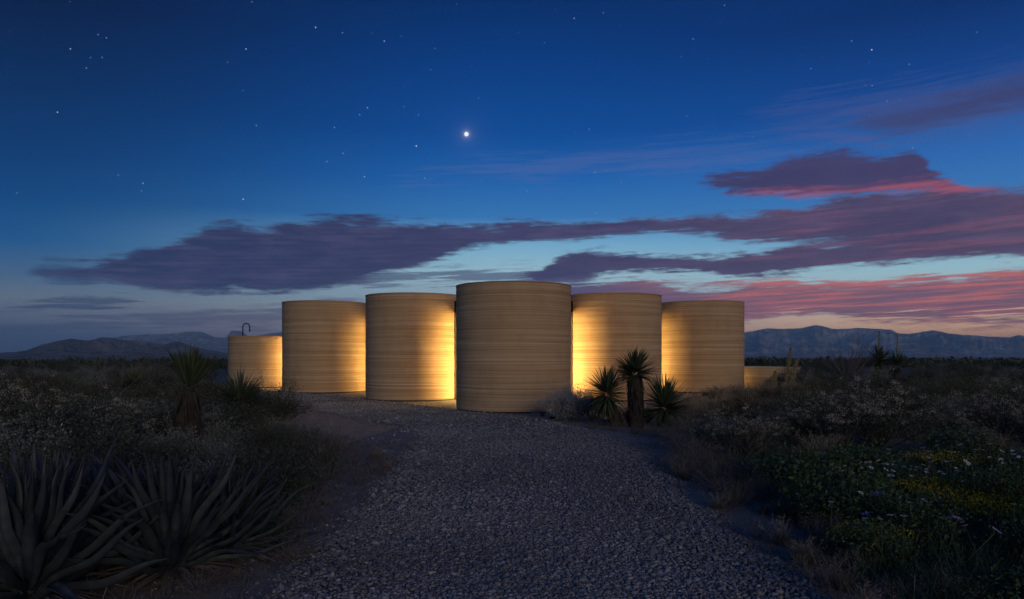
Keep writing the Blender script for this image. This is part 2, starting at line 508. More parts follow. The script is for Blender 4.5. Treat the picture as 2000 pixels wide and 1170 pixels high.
M['brown'] = mat_tint('brown dry leaf', [(0, (0.052, 0.048, 0.042)), (0.6, (0.122, 0.114, 0.098)), (1, (0.23, 0.215, 0.19))], 0.85)
M['twig'] = mat_tint('grey twig', [(0, (0.08, 0.072, 0.066)), (1, (0.22, 0.20, 0.185))], 0.9)
M['paletwig'] = mat_tint('bleached twig', [(0, (0.16, 0.145, 0.13)), (1, (0.34, 0.31, 0.28))], 0.9)
M['darktwig'] = mat_tint('dark twig', [(0, (0.022, 0.018, 0.016)), (1, (0.060, 0.050, 0.042))], 0.9)
M['blossom'] = mat_tint('pale seed head', [(0, (0.20, 0.185, 0.15)), (0.6, (0.38, 0.36, 0.31)), (1, (0.56, 0.54, 0.48))], 0.8)
M['white'] = mat_tint('white petal', [(0, (0.55, 0.55, 0.62)), (1, (0.80, 0.80, 0.86))], 0.6)
M['purple'] = mat_tint('purple petal', [(0, (0.20, 0.12, 0.42)), (1, (0.36, 0.24, 0.62))], 0.6)
M['yellow'] = mat_tint('yellow floret', [(0, (0.14, 0.14, 0.010)), (1, (0.34, 0.31, 0.025))], 0.7)
M['stalk'] = mat_tint('flower stalk', [(0, (0.14, 0.12, 0.06)), (0.5, (0.30, 0.27, 0.15)), (1, (0.50, 0.46, 0.30))], 0.8)
M['stone'] = mat_tint('gravel stone', [(0, (0.085, 0.087, 0.087)), (0.35, (0.19, 0.194, 0.193)), (0.7, (0.315, 0.32, 0.315)), (0.92, (0.44, 0.44, 0.43)), (1, (0.60, 0.60, 0.58))], 0.85, 0.3, 14.0)

def mat_agave():
    m, t = new_mat('agave leaf')
    tc = t.n('ShaderNodeTexCoord').outputs['Object']
    oi = t.n('ShaderNodeObjectInfo').outputs['Random']
    nz = t.noise(tc, 9.0, 4, 0.6)
    w = t.n('ShaderNodeTexWave'); w.inputs['Scale'].default_value = 3.0; w.inputs['Distortion'].default_value = 6.0; w.inputs['Detail'].default_value = 2
    t.put(w.inputs['Vector'], tc)
    f = t.m('ADD', t.m('MULTIPLY', nz, 0.6), t.m('ADD', t.m('MULTIPLY', oi, 0.3), t.m('MULTIPLY', w.outputs['Fac'], 0.12)))
    c = t.ramp(f, [(0.15, (0.018, 0.027, 0.034)), (0.55, (0.038, 0.052, 0.063)), (0.9, (0.088, 0.105, 0.115))])
    finish(t, c, 0.55, t.noise(tc, 40.0, 3, 0.6), 0.12, 0.01, 0.35)
    return m
M['agave'] = mat_agave()

def mat_wall():
    m, t = new_mat('printed earth wall')
    tc = t.n('ShaderNodeTexCoord').outputs['Object']
    oi = t.n('ShaderNodeObjectInfo').outputs['Random']
    sp = t.n('ShaderNodeSeparateXYZ'); t.put(sp.inputs[0], tc)
    off = t.m('MULTIPLY', oi, 37.0)
    def layer(kxy, kz, det, seed):
        v = t.vec(t.m('MULTIPLY', sp.outputs[0], kxy), t.m('MULTIPLY', sp.outputs[1], kxy), t.m('MULTIPLY_ADD', sp.outputs[2], kz, t.m('ADD', off, seed)))
        return t.noise(v, 1.0, det, 0.6)
    n1 = layer(0.07, 5.0, 3, 0.0)         # broad beds
    n2 = layer(0.09, 26.0, 3, 11.0)       # single courses
    n3 = layer(0.28, 60.0, 2, 23.0)        # fine streaks
    n4 = t.noise(tc, 70.0, 3, 0.6)        # grain
    f = t.m('ADD', t.m('MULTIPLY', n1, 0.45), t.m('ADD', t.m('MULTIPLY', n2, 0.70), t.m('ADD', t.m('MULTIPLY', n3, 0.36), t.m('MULTIPLY', n4, 0.10))))
    c = t.ramp(f, [(0.54, (0.30, 0.185, 0.092)), (0.70, (0.43, 0.285, 0.150)), (0.80, (0.51, 0.355, 0.20)), (0.90, (0.58, 0.43, 0.265)), (1.0, (0.66, 0.53, 0.37))])
    pale = t.mr(layer(0.06, 20.0, 2, 51.0), 0.62, 0.70)
    c = t.mix(t.m('MULTIPLY', pale, 0.55), c, (0.50, 0.425, 0.34))
    stain = t.noise(t.vec(t.m('MULTIPLY', sp.outputs[0], 1.0), t.m('MULTIPLY', sp.outputs[1], 1.0), t.m('MULTIPLY_ADD', sp.outputs[2], 0.45, off)), 1.6, 5, 0.65)
    c = t.mix(t.mr(stain, 0.45, 0.70, 0.0, 0.20), c, (0.24, 0.165, 0.105))
    h = t.m('ADD', t.m('MULTIPLY', n3, 0.6), t.m('MULTIPLY', n4, 0.5))
    finish(t, c, 0.9, h, 0.5, 0.012, 0.2)
    return m
M['wall'] = mat_wall()

def mat_simple(name, c, rough=0.6, metallic=0.0, spec=0.3, ns=30.0, var=0.2):
    m, t = new_mat(name)
    tc = t.n('ShaderNodeTexCoord').outputs['Object']
    nz = t.noise(tc, ns, 4, 0.6)
    col = t.ramp(nz, [(0.3, [v * (1 - var) for v in c]), (0.7, [v * (1 + var) for v in c])])
    p, o = finish(t, col, rough, nz, 0.15, 0.005, spec)
    p.inputs['Metallic'].default_value = metallic
    return m
M['frame'] = mat_simple('dark bronze metal', (0.022, 0.018, 0.015), 0.45, 0.6)
M['pipe'] = mat_simple('black pipe', (0.012, 0.012, 0.013), 0.4, 0.5)
M['soffit'] = mat_simple('canopy render', (0.20, 0.145, 0.095), 0.85)
M['dark'] = mat_simple('shadow toned footing', (0.035, 0.030, 0.026), 0.9)  # near-black tone puts the shadow line under the walls into the colour
M['deck'] = mat_simple('roof deck', (0.22, 0.19, 0.16), 0.9)
M['concrete'] = mat_simple('pale coping', (0.48, 0.42, 0.35), 0.85, ns=12)
def mat_glass():
    m, t = new_mat('window glass')
    p, o = finish(t, (0.9, 0.92, 0.95), 0.03, spec=0.5)
    p.inputs['Transmission Weight'].default_value = 1.0
    return m
M['glass'] = mat_glass()
def mat_water():
    m, t = new_mat('pool water')
    tc = t.n('ShaderNodeTexCoord').outputs['Object']
    p, o = finish(t, (0.02, 0.05, 0.06), 0.06, t.noise(tc, 6.0, 2), 0.1, 0.02, 0.5)
    return m
M['water'] = mat_water()
LAMP_COL = (1.0, 0.62, 0.21)
def mat_emit(name, s):
    m, t = new_mat(name)
    e = t.n('ShaderNodeEmission'); e.inputs[0].default_value = LAMP_COL + (1,); e.inputs[1].default_value = s
    o = t.n('ShaderNodeOutputMaterial'); t.put(o.inputs[0], e.outputs[0])
    return m

def mat_ground():
    m, t = new_mat('desert ground')
    g = t.n('ShaderNodeNewGeometry').outputs['Position']
    n1 = t.noise(g, 0.35, 5, 0.6); n2 = t.noise(g, 4.0, 5, 0.65); n3 = t.noise(g, 45.0, 4, 0.7); n4 = t.noise(g, 0.02, 4, 0.6)
    sand = t.ramp(t.m('ADD', t.m('MULTIPLY', n2, 0.6), t.m('MULTIPLY', n3, 0.45)), [(0.3, (0.20, 0.178, 0.145)), (0.55, (0.34, 0.305, 0.25)), (0.75, (0.48, 0.435, 0.365))])
    soil = t.ramp(t.m('ADD', t.m('MULTIPLY', n2, 0.6), t.m('MULTIPLY', n3, 0.4)), [(0.3, (0.060, 0.060, 0.048)), (0.7, (0.14, 0.135, 0.11))])
    sp = t.n('ShaderNodeSeparateXYZ'); t.put(sp.inputs[0], g)
    ax = t.m('ABSOLUTE', sp.outputs[0])
    dist = t.m('POWER', t.m('ADD', t.m('POWER', sp.outputs[0], 2.0), t.m('POWER', sp.outputs[1], 2.0)), 0.5)
    # leaf litter and green soil away from the drive
    litter = t.m('MULTIPLY', t.mr(t.m('ADD', ax, t.m('MULTIPLY', n1, 3.0)), 3.6, 6.0), t.mr(t.m('ADD', sp.outputs[1], t.m('MULTIPLY', n1, 3.0)), 18.5, 13.5))
    far = t.mr(dist, 38.0, 70.0)
    c = t.mix(t.m('MAXIMUM', litter, t.m('MULTIPLY', far, 0.75)), sand, soil)
    c = t.mix(t.mr(n4, 0.55, 0.7, 0.0, 0.5), c, (0.22, 0.20, 0.165))
    finish(t, c, 0.95, t.m('ADD', n2, t.m('MULTIPLY', n3, 0.4)), 1.0, 0.09, 0.15)
    return m
M['ground'] = mat_ground()
def mat_pathbed():
    m, t = new_mat('gravel bed')
    g = t.n('ShaderNodeNewGeometry').outputs['Position']
    v = t.n('ShaderNodeTexVoronoi'); t.put(v.inputs['Vector'], g); v.inputs['Scale'].default_value = 34.0
    v2 = t.n('ShaderNodeSeparateColor'); t.put(v2.inputs[0], v.outputs['Color'])
    n = t.noise(g, 1.2, 4, 0.6)
    c = t.ramp(t.m('ADD', t.m('MULTIPLY', v2.outputs[0], 0.7), t.m('MULTIPLY', n, 0.4)), [(0.1, (0.08, 0.081, 0.081)), (0.6, (0.185, 0.188, 0.186)), (1.0, (0.34, 0.34, 0.33))])
    finish(t, c, 0.9, t.m('SUBTRACT', 1.0, v.outputs['Distance']), 1.0, 0.03, 0.2)
    return m
M['path'] = mat_pathbed()
def mat_rock(name, lo, hi, ks):
    m, t = new_mat(name)
    g = t.n('ShaderNodeNewGeometry')
    n1 = t.noise(g.outputs['Position'], ks, 6, 0.65); n2 = t.noise(g.outputs['Position'], ks * 7, 5, 0.65)
    c = t.ramp(t.m('ADD', t.m('MULTIPLY', n1, 0.6), t.m('MULTIPLY', n2, 0.4)), [(0.42, lo), (0.58, hi)])
    finish(t, c, 0.95, t.m('ADD', n1, n2), 1.0, 0.35 / ks, 0.1)
    return m
M['mountain'] = mat_rock('mountain rock', (0.14, 0.14, 0.15), (0.78, 0.75, 0.74), 0.004)
M['ridge'] = mat_rock('ridge rock', (0.08, 0.07, 0.06), (0.42, 0.37, 0.31), 0.012)

# ------------------------------------------------------------------ ground sheet
def build_ground():
    k = 0.0042
    u = np.linspace(-1, 1, 421)
    ax = np.sinh(u * 8.0) / np.sinh(8.0) * 16000
    lin_ = u * 60
    X = np.where(np.abs(u) < 1, ax + lin_, ax + lin_)
    Y = X + 12
    gx, gy = np.meshgrid(X, Y)
    gz = ground_h(gx, gy)
    V = np.stack([gx, gy, gz], -1).reshape(-1, 3)
    n = len(u)
    i = np.arange(n * n).reshape(n, n)
    Q = np.stack([i[:-1, :-1], i[:-1, 1:], i[1:, 1:], i[1:, :-1]], -1).reshape(-1, 4)
    tag(link('ground', mesh_np('ground', V, [Q], M['ground'])), kind='structure')
build_ground()

# ------------------------------------------------------------------ mountains
def mountain(name, prof, r0, r1, rp, mat, seed, naz=260, nr=70, bump=0.5, foot=0.0, kind='structure'):
    """height field whose crest follows a skyline; prof = [(px, py)]"""
    prof = sorted(prof)
    a0, a1 = az_of(prof[0][0]), az_of(prof[-1][0])
    a = np.linspace(a0, a1, naz)
    px = 1000 + F * np.tan(a)
    crest = np.interp(px, [p[0] for p in prof], [HOR - p[1] for p in prof]) / np.hypot(F, px - 1000)   # tan(elevation)
    crest = np.maximum(crest, 0.0001)
    crest = crest * (1 + 0.05 * (fbm(px * 0.05, px * 0 + seed, 4, seed) - 0.47))
    rr = np.linspace(r0, r1, nr)
    A, Rr = np.meshgrid(a, rr, indexing='ij')
    x = Rr * np.sin(A); y = Rr * np.cos(A)
    s = (rr - r0) / (rp - r0)
    shape = np.where(rr < rp, foot * np.clip(s * 1.6, 0, 1) + (1 - foot) * np.clip(s, 0, 1) ** 2.6, np.clip(1 - (rr - rp) / (r1 - rp), 0, 1) ** 1.2)
    k = 26.0 / (r1 - r0) * (r1 - r0) / (r1 * 0.35)
    uu = A * rp / (rp * 0.055); vv = Rr / (rp * 0.11)
    wx = fbm(uu * 1.3, vv * 1.3, 4, seed + 1) * 1.6; wy = fbm(uu * 1.3 + 9, vv * 1.3, 4, seed + 2) * 1.6
    n = fbm(uu * 0.8 + wx, vv * 0.8 + wy, 6, seed + 3)
    rid = 1 - np.abs(2 * fbm(uu * 1.8 + wx, vv * 1.1 + wy, 6, seed + 8) - 0.95)
    h = shape[None] * (1 - bump * 0.5 + bump * (0.55 * (n - 0.45) * 2 + 0.6 * (rid - 0.6)))
    h = np.maximum(h, 0)
    cur = np.max(h / Rr, axis=1)
    z = h * (crest / np.maximum(cur, 1e-9))[:, None] + CAMZ * np.minimum(1, h * 3)
    edge = np.minimum(1, np.minimum(np.arange(naz), np.arange(naz)[::-1]) / 3.0)
    z = z * edge[:, None] - 6.0
    V = np.stack([x, y, z], -1).reshape(-1, 3)
    i = np.arange(naz * nr).reshape(naz, nr)
    Q = np.stack([i[:-1, :-1], i[1:, :-1], i[1:, 1:], i[:-1, 1:]], -1).reshape(-1, 4)
    return tag(link(name, mesh_np(name, V, [Q], mat)), kind=kind)
mountain('mountain_range', [(1150, 690), (1250, 662), (1350, 654), (1447, 648), (1470, 645), (1500, 640), (1530, 641), (1560, 640), (1580, 637), (1593, 634), (1608, 636), (1625, 641), (1660, 641), (1675, 638), (1700, 641), (1742, 643), (1752, 649), (1775, 651), (1800, 647), (1822, 644), (1840, 646), (1852, 650), (1890, 653), (1940, 657), (1975, 657), (1988, 653), (2005, 656), (2060, 660), (2160, 668), (2300, 690)],
         4200, 9600, 8000, M['mountain'], 31, naz=620, nr=170, bump=1.0, foot=0.36)
mountain('mesa', [(40, 690), (180, 668), (240, 655), (290, 652), (345, 650), (362, 646), (395, 647), (420, 657), (440, 659), (452, 645), (472, 646), (486, 657), (520, 651), (555, 646), (620, 640), (760, 655), (900, 668), (1000, 690)],
         5200, 9800, 8300, M['mountain'], 57, naz=360, nr=110, bump=0.8, foot=0.35)
mountain('rocky_ridge', [(-260, 694), (-120, 684), (-20, 686), (30, 684), (55, 680), (80, 670), (110, 663), (138, 658), (150, 659), (175, 662), (198, 655), (212, 656), (240, 661), (270, 662), (300, 667), (325, 668), (348, 663), (364, 668), (385, 676), (430, 684), (500, 693)],
         1700, 4000, 3000, M['ridge'], 12, naz=420, nr=140, bump=1.1, foot=0.25)

# ------------------------------------------------------------------ the gravel drive
EDGE_R = [(2.2, 2.0), (2.2, 5.2), (2.1, 6.9), (2.05, 9.0), (2.1, 10.5), (2.2, 12.6), (2.15, 14.5), (1.8, 16.4), (1.05, 19.0), (0.2, 21.0), (-1.6, 22.7), (-2.6, 24.2), (-3.9, 26.0), (-5.6, 27.3), (-7.0, 29.4), (-8.5, 30.6), (-10.3, 32.3), (-12.5, 33.9), (-16.0, 36.5), (-22.0, 39.0)]
EDGE_L = [(-1.7, 2.0), (-1.6, 5.2), (-1.6, 6.9), (-1.65, 9.0), (-1.72, 10.5), (-1.78, 12.6), (-1.8, 14.2), (-1.9, 15.6), (-2.3, 16.9), (-3.0, 18.3), (-4.1, 20.0), (-5.2, 21.6), (-6.6, 23.7), (-8.0, 25.7), (-9.3, 27.6), (-10.6, 29.3), (-12.2, 31.0), (-14.5, 32.8), (-18.0, 34.8), (-23.0, 36.6)]
def dens(P, n):
    P = np.array(P, float)
    t = np.arange(len(P)); tt = np.linspace(0, len(P) - 1, n)
    return np.stack([np.interp(tt, t, P[:, 0]), np.interp(tt, t, P[:, 1])], -1)
def smooth_line(P):
    P = P.copy()
    for _ in range(30):
        P[1:-1] = 0.25 * P[:-2] + 0.5 * P[1:-1] + 0.25 * P[2:]
    return P
NST = 360
ER = smooth_line(dens(EDGE_R, NST)); EL = smooth_line(dens(EDGE_L, NST))
ER[:, 0] += (fbm(np.arange(NST) * 0.25, np.zeros(NST), 3, 2) - 0.45) * 0.45
EL[:, 0] += (fbm(np.arange(NST) * 0.25, np.zeros(NST) + 9, 3, 4) - 0.45) * 0.45
def build_path():
    S = np.linspace(0, 1, 13)
    P = EL[:, None] * (1 - S)[None, :, None] + ER[:, None] * S[None, :, None]
    z = ground_h(P[..., 0], P[..., 1]) + 0.022 - 0.03 * (np.abs(S - 0.5) * 2)[None] ** 6
    V = np.concatenate([P, z[..., None]], -1).reshape(-1, 3)
    i = np.arange(NST * 13).reshape(NST, 13)
    Q = np.stack([i[:-1, :-1], i[:-1, 1:], i[1:, 1:], i[1:, :-1]], -1).reshape(-1, 4)
    tag(link('gravel_path', mesh_np('gravel_path', V, [Q], M['path'])), kind='structure')
build_path()
RT, HT = 1.82, 3.87
TOWERS = [((0.05, 23.6), 'tall sand coloured banded round tower standing foremost at the head of the gravel drive'),
          ((-3.73, 28.3), 'banded round tower with a glowing yellow flank where the gravel drive bends'),
          ((-8.26, 32.8), 'banded round tower between the low round shower wall and the glowing drive side tower'),
          ((3.85, 28.3), 'banded round tower with bright yellow flank rising behind the three yuccas'),
          ((8.36, 32.8), 'banded round tower at the mountain end, pale grasses at its foot')]
TUB_L, TUB_R, RTUB = (-11.75, 36.0), (11.95, 36.0), 1.9
def inside_any(x, y, mg=0.0):
    m = np.zeros(np.shape(x), bool)
    for (cx, cy_), _ in TOWERS:
        m |= np.hypot(x - cx, y - cy_) < RT + mg
    for cx, cy_ in (TUB_L, TUB_R):
        m |= np.hypot(x - cx, y - cy_) < RTUB + mg
    return m

# loose stones, lying on the bed
PHI = (1 + 5 ** 0.5) / 2
ICO_V = unit(np.array([(-1, PHI, 0), (1, PHI, 0), (-1, -PHI, 0), (1, -PHI, 0), (0, -1, PHI), (0, 1, PHI), (0, -1, -PHI), (0, 1, -PHI), (PHI, 0, -1), (PHI, 0, 1), (-PHI, 0, -1), (-PHI, 0, 1)], float))
ICO_T = np.array([(0, 11, 5), (0, 5, 1), (0, 1, 7), (0, 7, 10), (0, 10, 11), (1, 5, 9), (5, 11, 4), (11, 10, 2), (10, 7, 6), (7, 1, 8), (3, 9, 4), (3, 4, 2), (3, 2, 6), (3, 6, 8), (3, 8, 9), (4, 9, 5), (2, 4, 11), (6, 2, 10), (8, 6, 7), (9, 8, 1)])
OCT_V = np.array([(1, 0, 0), (-1, 0, 0), (0, 1, 0), (0, -1, 0), (0, 0, 1), (0, 0, -1)], float)
OCT_T = np.array([(0, 2, 4), (2, 1, 4), (1, 3, 4), (3, 0, 4), (2, 0, 5), (1, 2, 5), (3, 1, 5), (0, 3, 5)])
def stones(b, x, y, z, dia, r, base=ICO_V, tri=ICO_T, tint=None):
    N = len(x)
    k = len(base)
    v = base[None] * (1 + r.uniform(-0.22, 0.22, (N, k, 1)))
    sc_ = np.stack([np.ones(N), r.uniform(0.6, 0.95, N), r.uniform(0.4, 0.7, N)], -1) * dia[:, None] * 0.5
    v = v * sc_[:, None]
    a = r.uniform(0, 6.283, N); tl = r.normal(0, 0.28, N)
    c, s = np.cos(tl)[:, None], np.sin(tl)[:, None]
    v = np.stack([v[..., 0] * c - v[..., 2] * s, v[..., 1], v[..., 0] * s + v[..., 2] * c], -1)
    c, s = np.cos(a)[:, None], np.sin(a)[:, None]
    v = np.stack([v[..., 0] * c - v[..., 1] * s, v[..., 0] * s + v[..., 1] * c, v[..., 2]], -1)
    v = v + np.stack([x, y, z + dia * 0.14], -1)[:, None]
    i = (np.arange(N) * k)[:, None, None] + tri[None]
    A = r.random(N) if tint is None else tint
    b.add(v.reshape(-1, 3), None, i.reshape(-1, 3), np.repeat(A, k))
def build_gravel():
    r = np.random.default_rng(3)
    cl = 0.5 * (ER + EL)
    wid = np.linalg.norm(ER - EL, axis=1)
    seg = np.linalg.norm(np.diff(cl, axis=0), axis=1)
    area = seg * 0.5 * (wid[:-1] + wid[1:])
    yc = cl[:-1, 1]
    b = Batch(); bf = Batch()
    for lo, hi, den, dia, far in ((2.6, 8.0, 2600, 0.0205, False), (8.0, 16.5, 1400, 0.027, True), (16.5, 45.0, 560, 0.040, True)):
        m = (yc >= lo) & (yc < hi)
        p = area * m
        N = int(p.sum() * den)
        j = r.choice(len(p), N, p=p / p.sum())
        f = r.random(N)
        s = r.random(N) * 1.06 - 0.03
        s = np.where(r.random(N) < 0.05, r.normal(0.5, 0.36, N), s)
        q = (EL[j] * (1 - f)[:, None] + EL[j + 1] * f[:, None]) * (1 - s)[:, None] + (ER[j] * (1 - f)[:, None] + ER[j + 1] * f[:, None]) * s[:, None]
        q += r.normal(0, 0.03, q.shape)
        ok = ~inside_any(q[:, 0], q[:, 1], 0.02)
        q = q[ok]; s = s[ok]; N = len(q)
        z = ground_h(q[:, 0], q[:, 1]) + np.where((s > 0) & (s < 1), 0.020, 0.0)
        d = dia * np.exp(r.normal(0, 0.40, N))
        tn = np.clip(r.normal(0.42, 0.27, N) + (fbm(q[:, 0] * 0.8, q[:, 1] * 0.8, 3, 6) - 0.45) * 0.7, 0, 1)
        if far: stones(bf, q[:, 0], q[:, 1], z, d, r, OCT_V, OCT_T, tn)
        else: stones(b, q[:, 0], q[:, 1], z, d, r, tint=tn)
    o = tag(link('gravel', b.mesh('gravel', M['stone'], False)), 'loose grey gravel stones covering the drive towards the towers', 'gravel', kind='stuff')
    o = tag(link('gravel', bf.mesh('gravel', M['stone'], False)), 'grey gravel in the bend of the drive along the tower feet', 'gravel', kind='stuff')
build_gravel()

# ------------------------------------------------------------------ towers
def ring_shell(R, H, thick, bead, seed, nseg=128, z0=0.0, amp=0.007):
    r = np.random.default_rng(seed)
    nl = int(round(H / bead)); bead = H / nl
    prof = []
    for i in range(nl):
        o = r.normal(0, 0.0035)
        a = amp * r.uniform(0.6, 1.3)
        prof += [(R - a + o, i * bead), (R + o, (i + 0.28) * bead), (R + o * 0.9, (i + 0.74) * bead)]
    prof.append((R - 0.008, H))
    prof.append((R - 0.03, H + 0.006))
    prof.append((R - thick + 0.03, H + 0.006))
    prof.append((R - thick, H))
    prof.append((R - thick, 0.0))
    prof = np.array(prof)
    a = np.arange(nseg) / nseg * 2 * math.pi
    n = len(prof)
    wob = (vnoise(prof[:, 1][:, None] * 2.2 + a[None] * 0, np.cos(a)[None] * 2 + np.sin(a)[None] * 1.7 + 5 + 0 * prof[:, :1], seed) - 0.5) * 0.008
    rad = prof[:, 0][:, None] + wob
    V = np.stack([rad * np.cos(a), rad * np.sin(a), prof[:, 1][:, None] + 0 * a[None] + z0], -1).reshape(-1, 3)
    i = np.arange(n * nseg).reshape(n, nseg); nx = np.roll(i, -1, 1)
    Q = np.stack([i[:-1], nx[:-1], nx[1:], i[1:]], -1).reshape(-1, 4)
    return mesh_np('wall', V, [Q], M['wall'])
def disc_mesh(name, R, z0, z1, mat, n=96, bev=0.0):
    prof = [(0.0, z0), (R, z0), (R, z1 - bev), (R - bev, z1), (0.0, z1)]
    a = np.arange(n) / n * 2 * math.pi
    V = np.array([[(max(p, 1e-4)) * math.cos(t), max(p, 1e-4) * math.sin(t), z] for p, z in prof for t in a])
    i = np.arange(len(prof) * n).reshape(len(prof), n); nx = np.roll(i, -1, 1)
    Q = np.stack([i[:-1], nx[:-1], nx[1:], i[1:]], -1).reshape(-1, 4)
    return mesh_np(name, V, [Q], mat, smooth_shade=False)
def band_mesh(name, R0, R1, z0, z1, mat, n=128):
    prof = [(R0, z0), (R1, z0), (R1, z1 - 0.004), (R1 - 0.004, z1), (R0, z1), (R0, z0)]
    a = np.arange(n) / n * 2 * math.pi
    V = np.array([[p * math.cos(t), p * math.sin(t), z] for p, z in prof for t in a])
    i = np.arange(len(prof) * n).reshape(len(prof), n); nx = np.roll(i, -1, 1)
    Q = np.stack([i[:-1], nx[:-1], nx[1:], i[1:]], -1).reshape(-1, 4)
    return mesh_np(name, V, [Q], mat)
def tower_base(c): return gh(c[0], c[1] - RT * 0.9)
shell = [ring_shell(RT, HT - 0.05, 0.26, 0.040, s, z0=0.05) for s in (1, 2)]
foot_me = band_mesh('footing', RT - 0.30, RT - 0.035, -0.4, 0.07, M['dark'])
deck_me = disc_mesh('roof_deck', RT - 0.262, HT - 0.45, HT - 0.22, M['deck'])
cope_me = band_mesh('coping', RT - 0.275, RT + 0.012, HT + 0.008, HT + 0.034, M['wall'])
for i, (c, lab) in enumerate(TOWERS):
    t = thing('printed_tower', lab, 'tower', (c[0], c[1], tower_base(c)), i * 1.3, 'round towers of the desert house')
    link('wall', shell[i % 2], t)
    link('footing', foot_me, t)
    link('roof_deck', deck_me, t)
    link('coping', cope_me, t)

def box(b, x0, x1, y0, y1, z0, z1, tint=0.5):
    V = [(x0, y0, z0), (x1, y0, z0), (x1, y1, z0), (x0, y1, z0), (x0, y0, z1), (x1, y0, z1), (x1, y1, z1), (x0, y1, z1)]
    b.add(V, [(0, 3, 2, 1), (4, 5, 6, 7), (0, 1, 5, 4), (1, 2, 6, 5), (2, 3, 7, 6), (3, 0, 4, 7)], None, tint)
def box_mesh(name, mat, *a):
    b = Batch(); box(b, *a)
    return b.mesh(name, mat, False)
lamp_mats = {}
def lamp(loc, h, s, label, z0=0.15, fins=False):
    if s not in lamp_mats: lamp_mats[s] = mat_emit('warm lamp %g' % s, s)
    t = thing('strip_lamp', label, 'lamp', loc, 0.0, 'warm strip lamps hidden between the towers')
    n = int(round(h / 0.1))
    b = Batch()
    tube(b, [(0, 0, z0 + h * k / n) for k in range(n + 1)], 0.026, 8)
    link('diffuser', b.mesh('diffuser', lamp_mats[s]), t)
    link('base', disc_mesh('base', 0.10, -0.06, z0 - 0.004, M['frame'], 24), t)
    link('cap', disc_mesh('cap', 0.05, z0 + h + 0.004, z0 + h + 0.03, M['frame'], 24), t)
    if fins:                       # unseen fins, added to cut the light off in an arc
        b = Batch()
        a = np.arange(24) / 24 * 2 * math.pi
        for k in range(9, n + 1):
            z = z0 + h * k / n
            V = [(rr * math.cos(q), rr * math.sin(q), zz) for rr, zz in ((0.030, z + 0.002), (0.20, z + 0.002), (0.20, z - 0.002), (0.030, z - 0.002)) for q in a]
            i = np.arange(96).reshape(4, 24); nx = np.roll(i, -1, 1)
            Q = np.concatenate([np.stack([i[m], nx[m], nx[(m + 1) % 4], i[(m + 1) % 4]], -1) for m in range(4)])
            b.add(V, Q)
        link('light_cutoff_fins', b.mesh('light_cutoff_fins', M['frame'], False), t)
    return t
def covered_link(ca, cb, sgn, label, lamp_label, s, lamp_al, lamp_pp, h=3.0, f=0.74, rr=1.45):
    """roofed glazed passage from tower ca (front) to tower cb (behind); sgn picks the side away from the camera"""
    ca = np.array(ca); cb = np.array(cb)
    ax = cb - ca; D = np.linalg.norm(ax); ax /= D
    ang = math.atan2(ax[1], ax[0])
    z = 0.5 * (tower_base(ca) + tower_base(cb))
    t = thing('covered_passage', label, 'passage', (ca[0], ca[1], z), ang, 'covered passages joining the towers')
    # local frame: x along the axis, y across; the rear side is y = sgn * (+)
    yg = (rr - 0.08) * sgn; f = f * sgn; rr = rr * sgn
    xa = lambda p: math.sqrt(RT ** 2 - p ** 2) - 0.05
    b = Batch()
    y0, y1 = min(f, rr), max(f, rr)
    x0a = xa(abs(f)); x1a = D - xa(abs(f))
    zc0, zc1 = 3.30, 3.66
    n = 8
    ys = np.linspace(abs(f), abs(rr), n)
    V = []
    for yy in ys:
        V += [(xa(yy), yy * sgn, zc0), (D - xa(yy), yy * sgn, zc0), (D - xa(yy), yy * sgn, zc1), (xa(yy), yy * sgn, zc1)]
    Q = [(0, 1, 2, 3)[:: sgn], tuple(np.array((3, 2, 1, 0)[:: sgn]) + 4 * (n - 1))]
    for i in range(n - 1):
        for j in range(4):
            a = 4 * i + j; c = 4 * i + (j + 1) % 4
            q = (a, a + 4, c + 4, c)
            Q.append(q[:: sgn])
    b.add(V, Q)
    link('canopy', b.mesh('canopy', M['soffit'], False), t)
    link('fascia', box_mesh('fascia', M['frame'], x0a, x1a, f - 0.035, f + 0.005 if sgn > 0 else f + 0.035, zc0 - 0.02, zc1 + 0.03), t)
    for x in (x0a + 0.06, x1a - 0.06):
        link('jamb', box_mesh('jamb', M['frame'], x - 0.03, x + 0.03, f - 0.04, f + 0.04, -0.1, zc0 - 0.022), t)
    g0, g1 = xa(abs(yg)) + 0.02, D - xa(abs(yg)) - 0.02
    fr = link('glazed_screen', box_mesh('glazed_screen', M['frame'], g0, g1, yg - 0.03, yg + 0.03, zc0 - 0.10, zc0 - 0.004), t)
    nm = 3
    for k in range(nm + 1):
        x = g0 + (g1 - g0) * k / nm
        link('mullion', box_mesh('mullion', M['frame'], x - 0.025, x + 0.025, yg - 0.026, yg + 0.026, -0.1, zc0 - 0.104), fr)
    for k in range(nm):
        xx0 = g0 + (g1 - g0) * k / nm + 0.028; xx1 = g0 + (g1 - g0) * (k + 1) / nm - 0.028
        link('pane', box_mesh('pane', M['glass'], xx0, xx1, yg - 0.006, yg + 0.006, 0.0, zc0 - 0.104), fr)
    link('threshold', box_mesh('threshold', M['concrete'], x0a, x1a, *(sorted((f + 0.1 * sgn, rr))), -0.15, 0.03), t)
    lp = ca + ax * lamp_al + np.array([-ax[1], ax[0]]) * lamp_pp * sgn
    lamp((lp[0], lp[1], z + 0.03), h, s, lamp_label, fins=True)
T = [c for c, _ in TOWERS]
covered_link(T[0], T[1], -1, 'dark framed covered passage between the foremost tower and the drive side tower', 'warm strip lamp behind the foremost tower, lighting the drive side tower', 480.0, 3.38, 1.02)
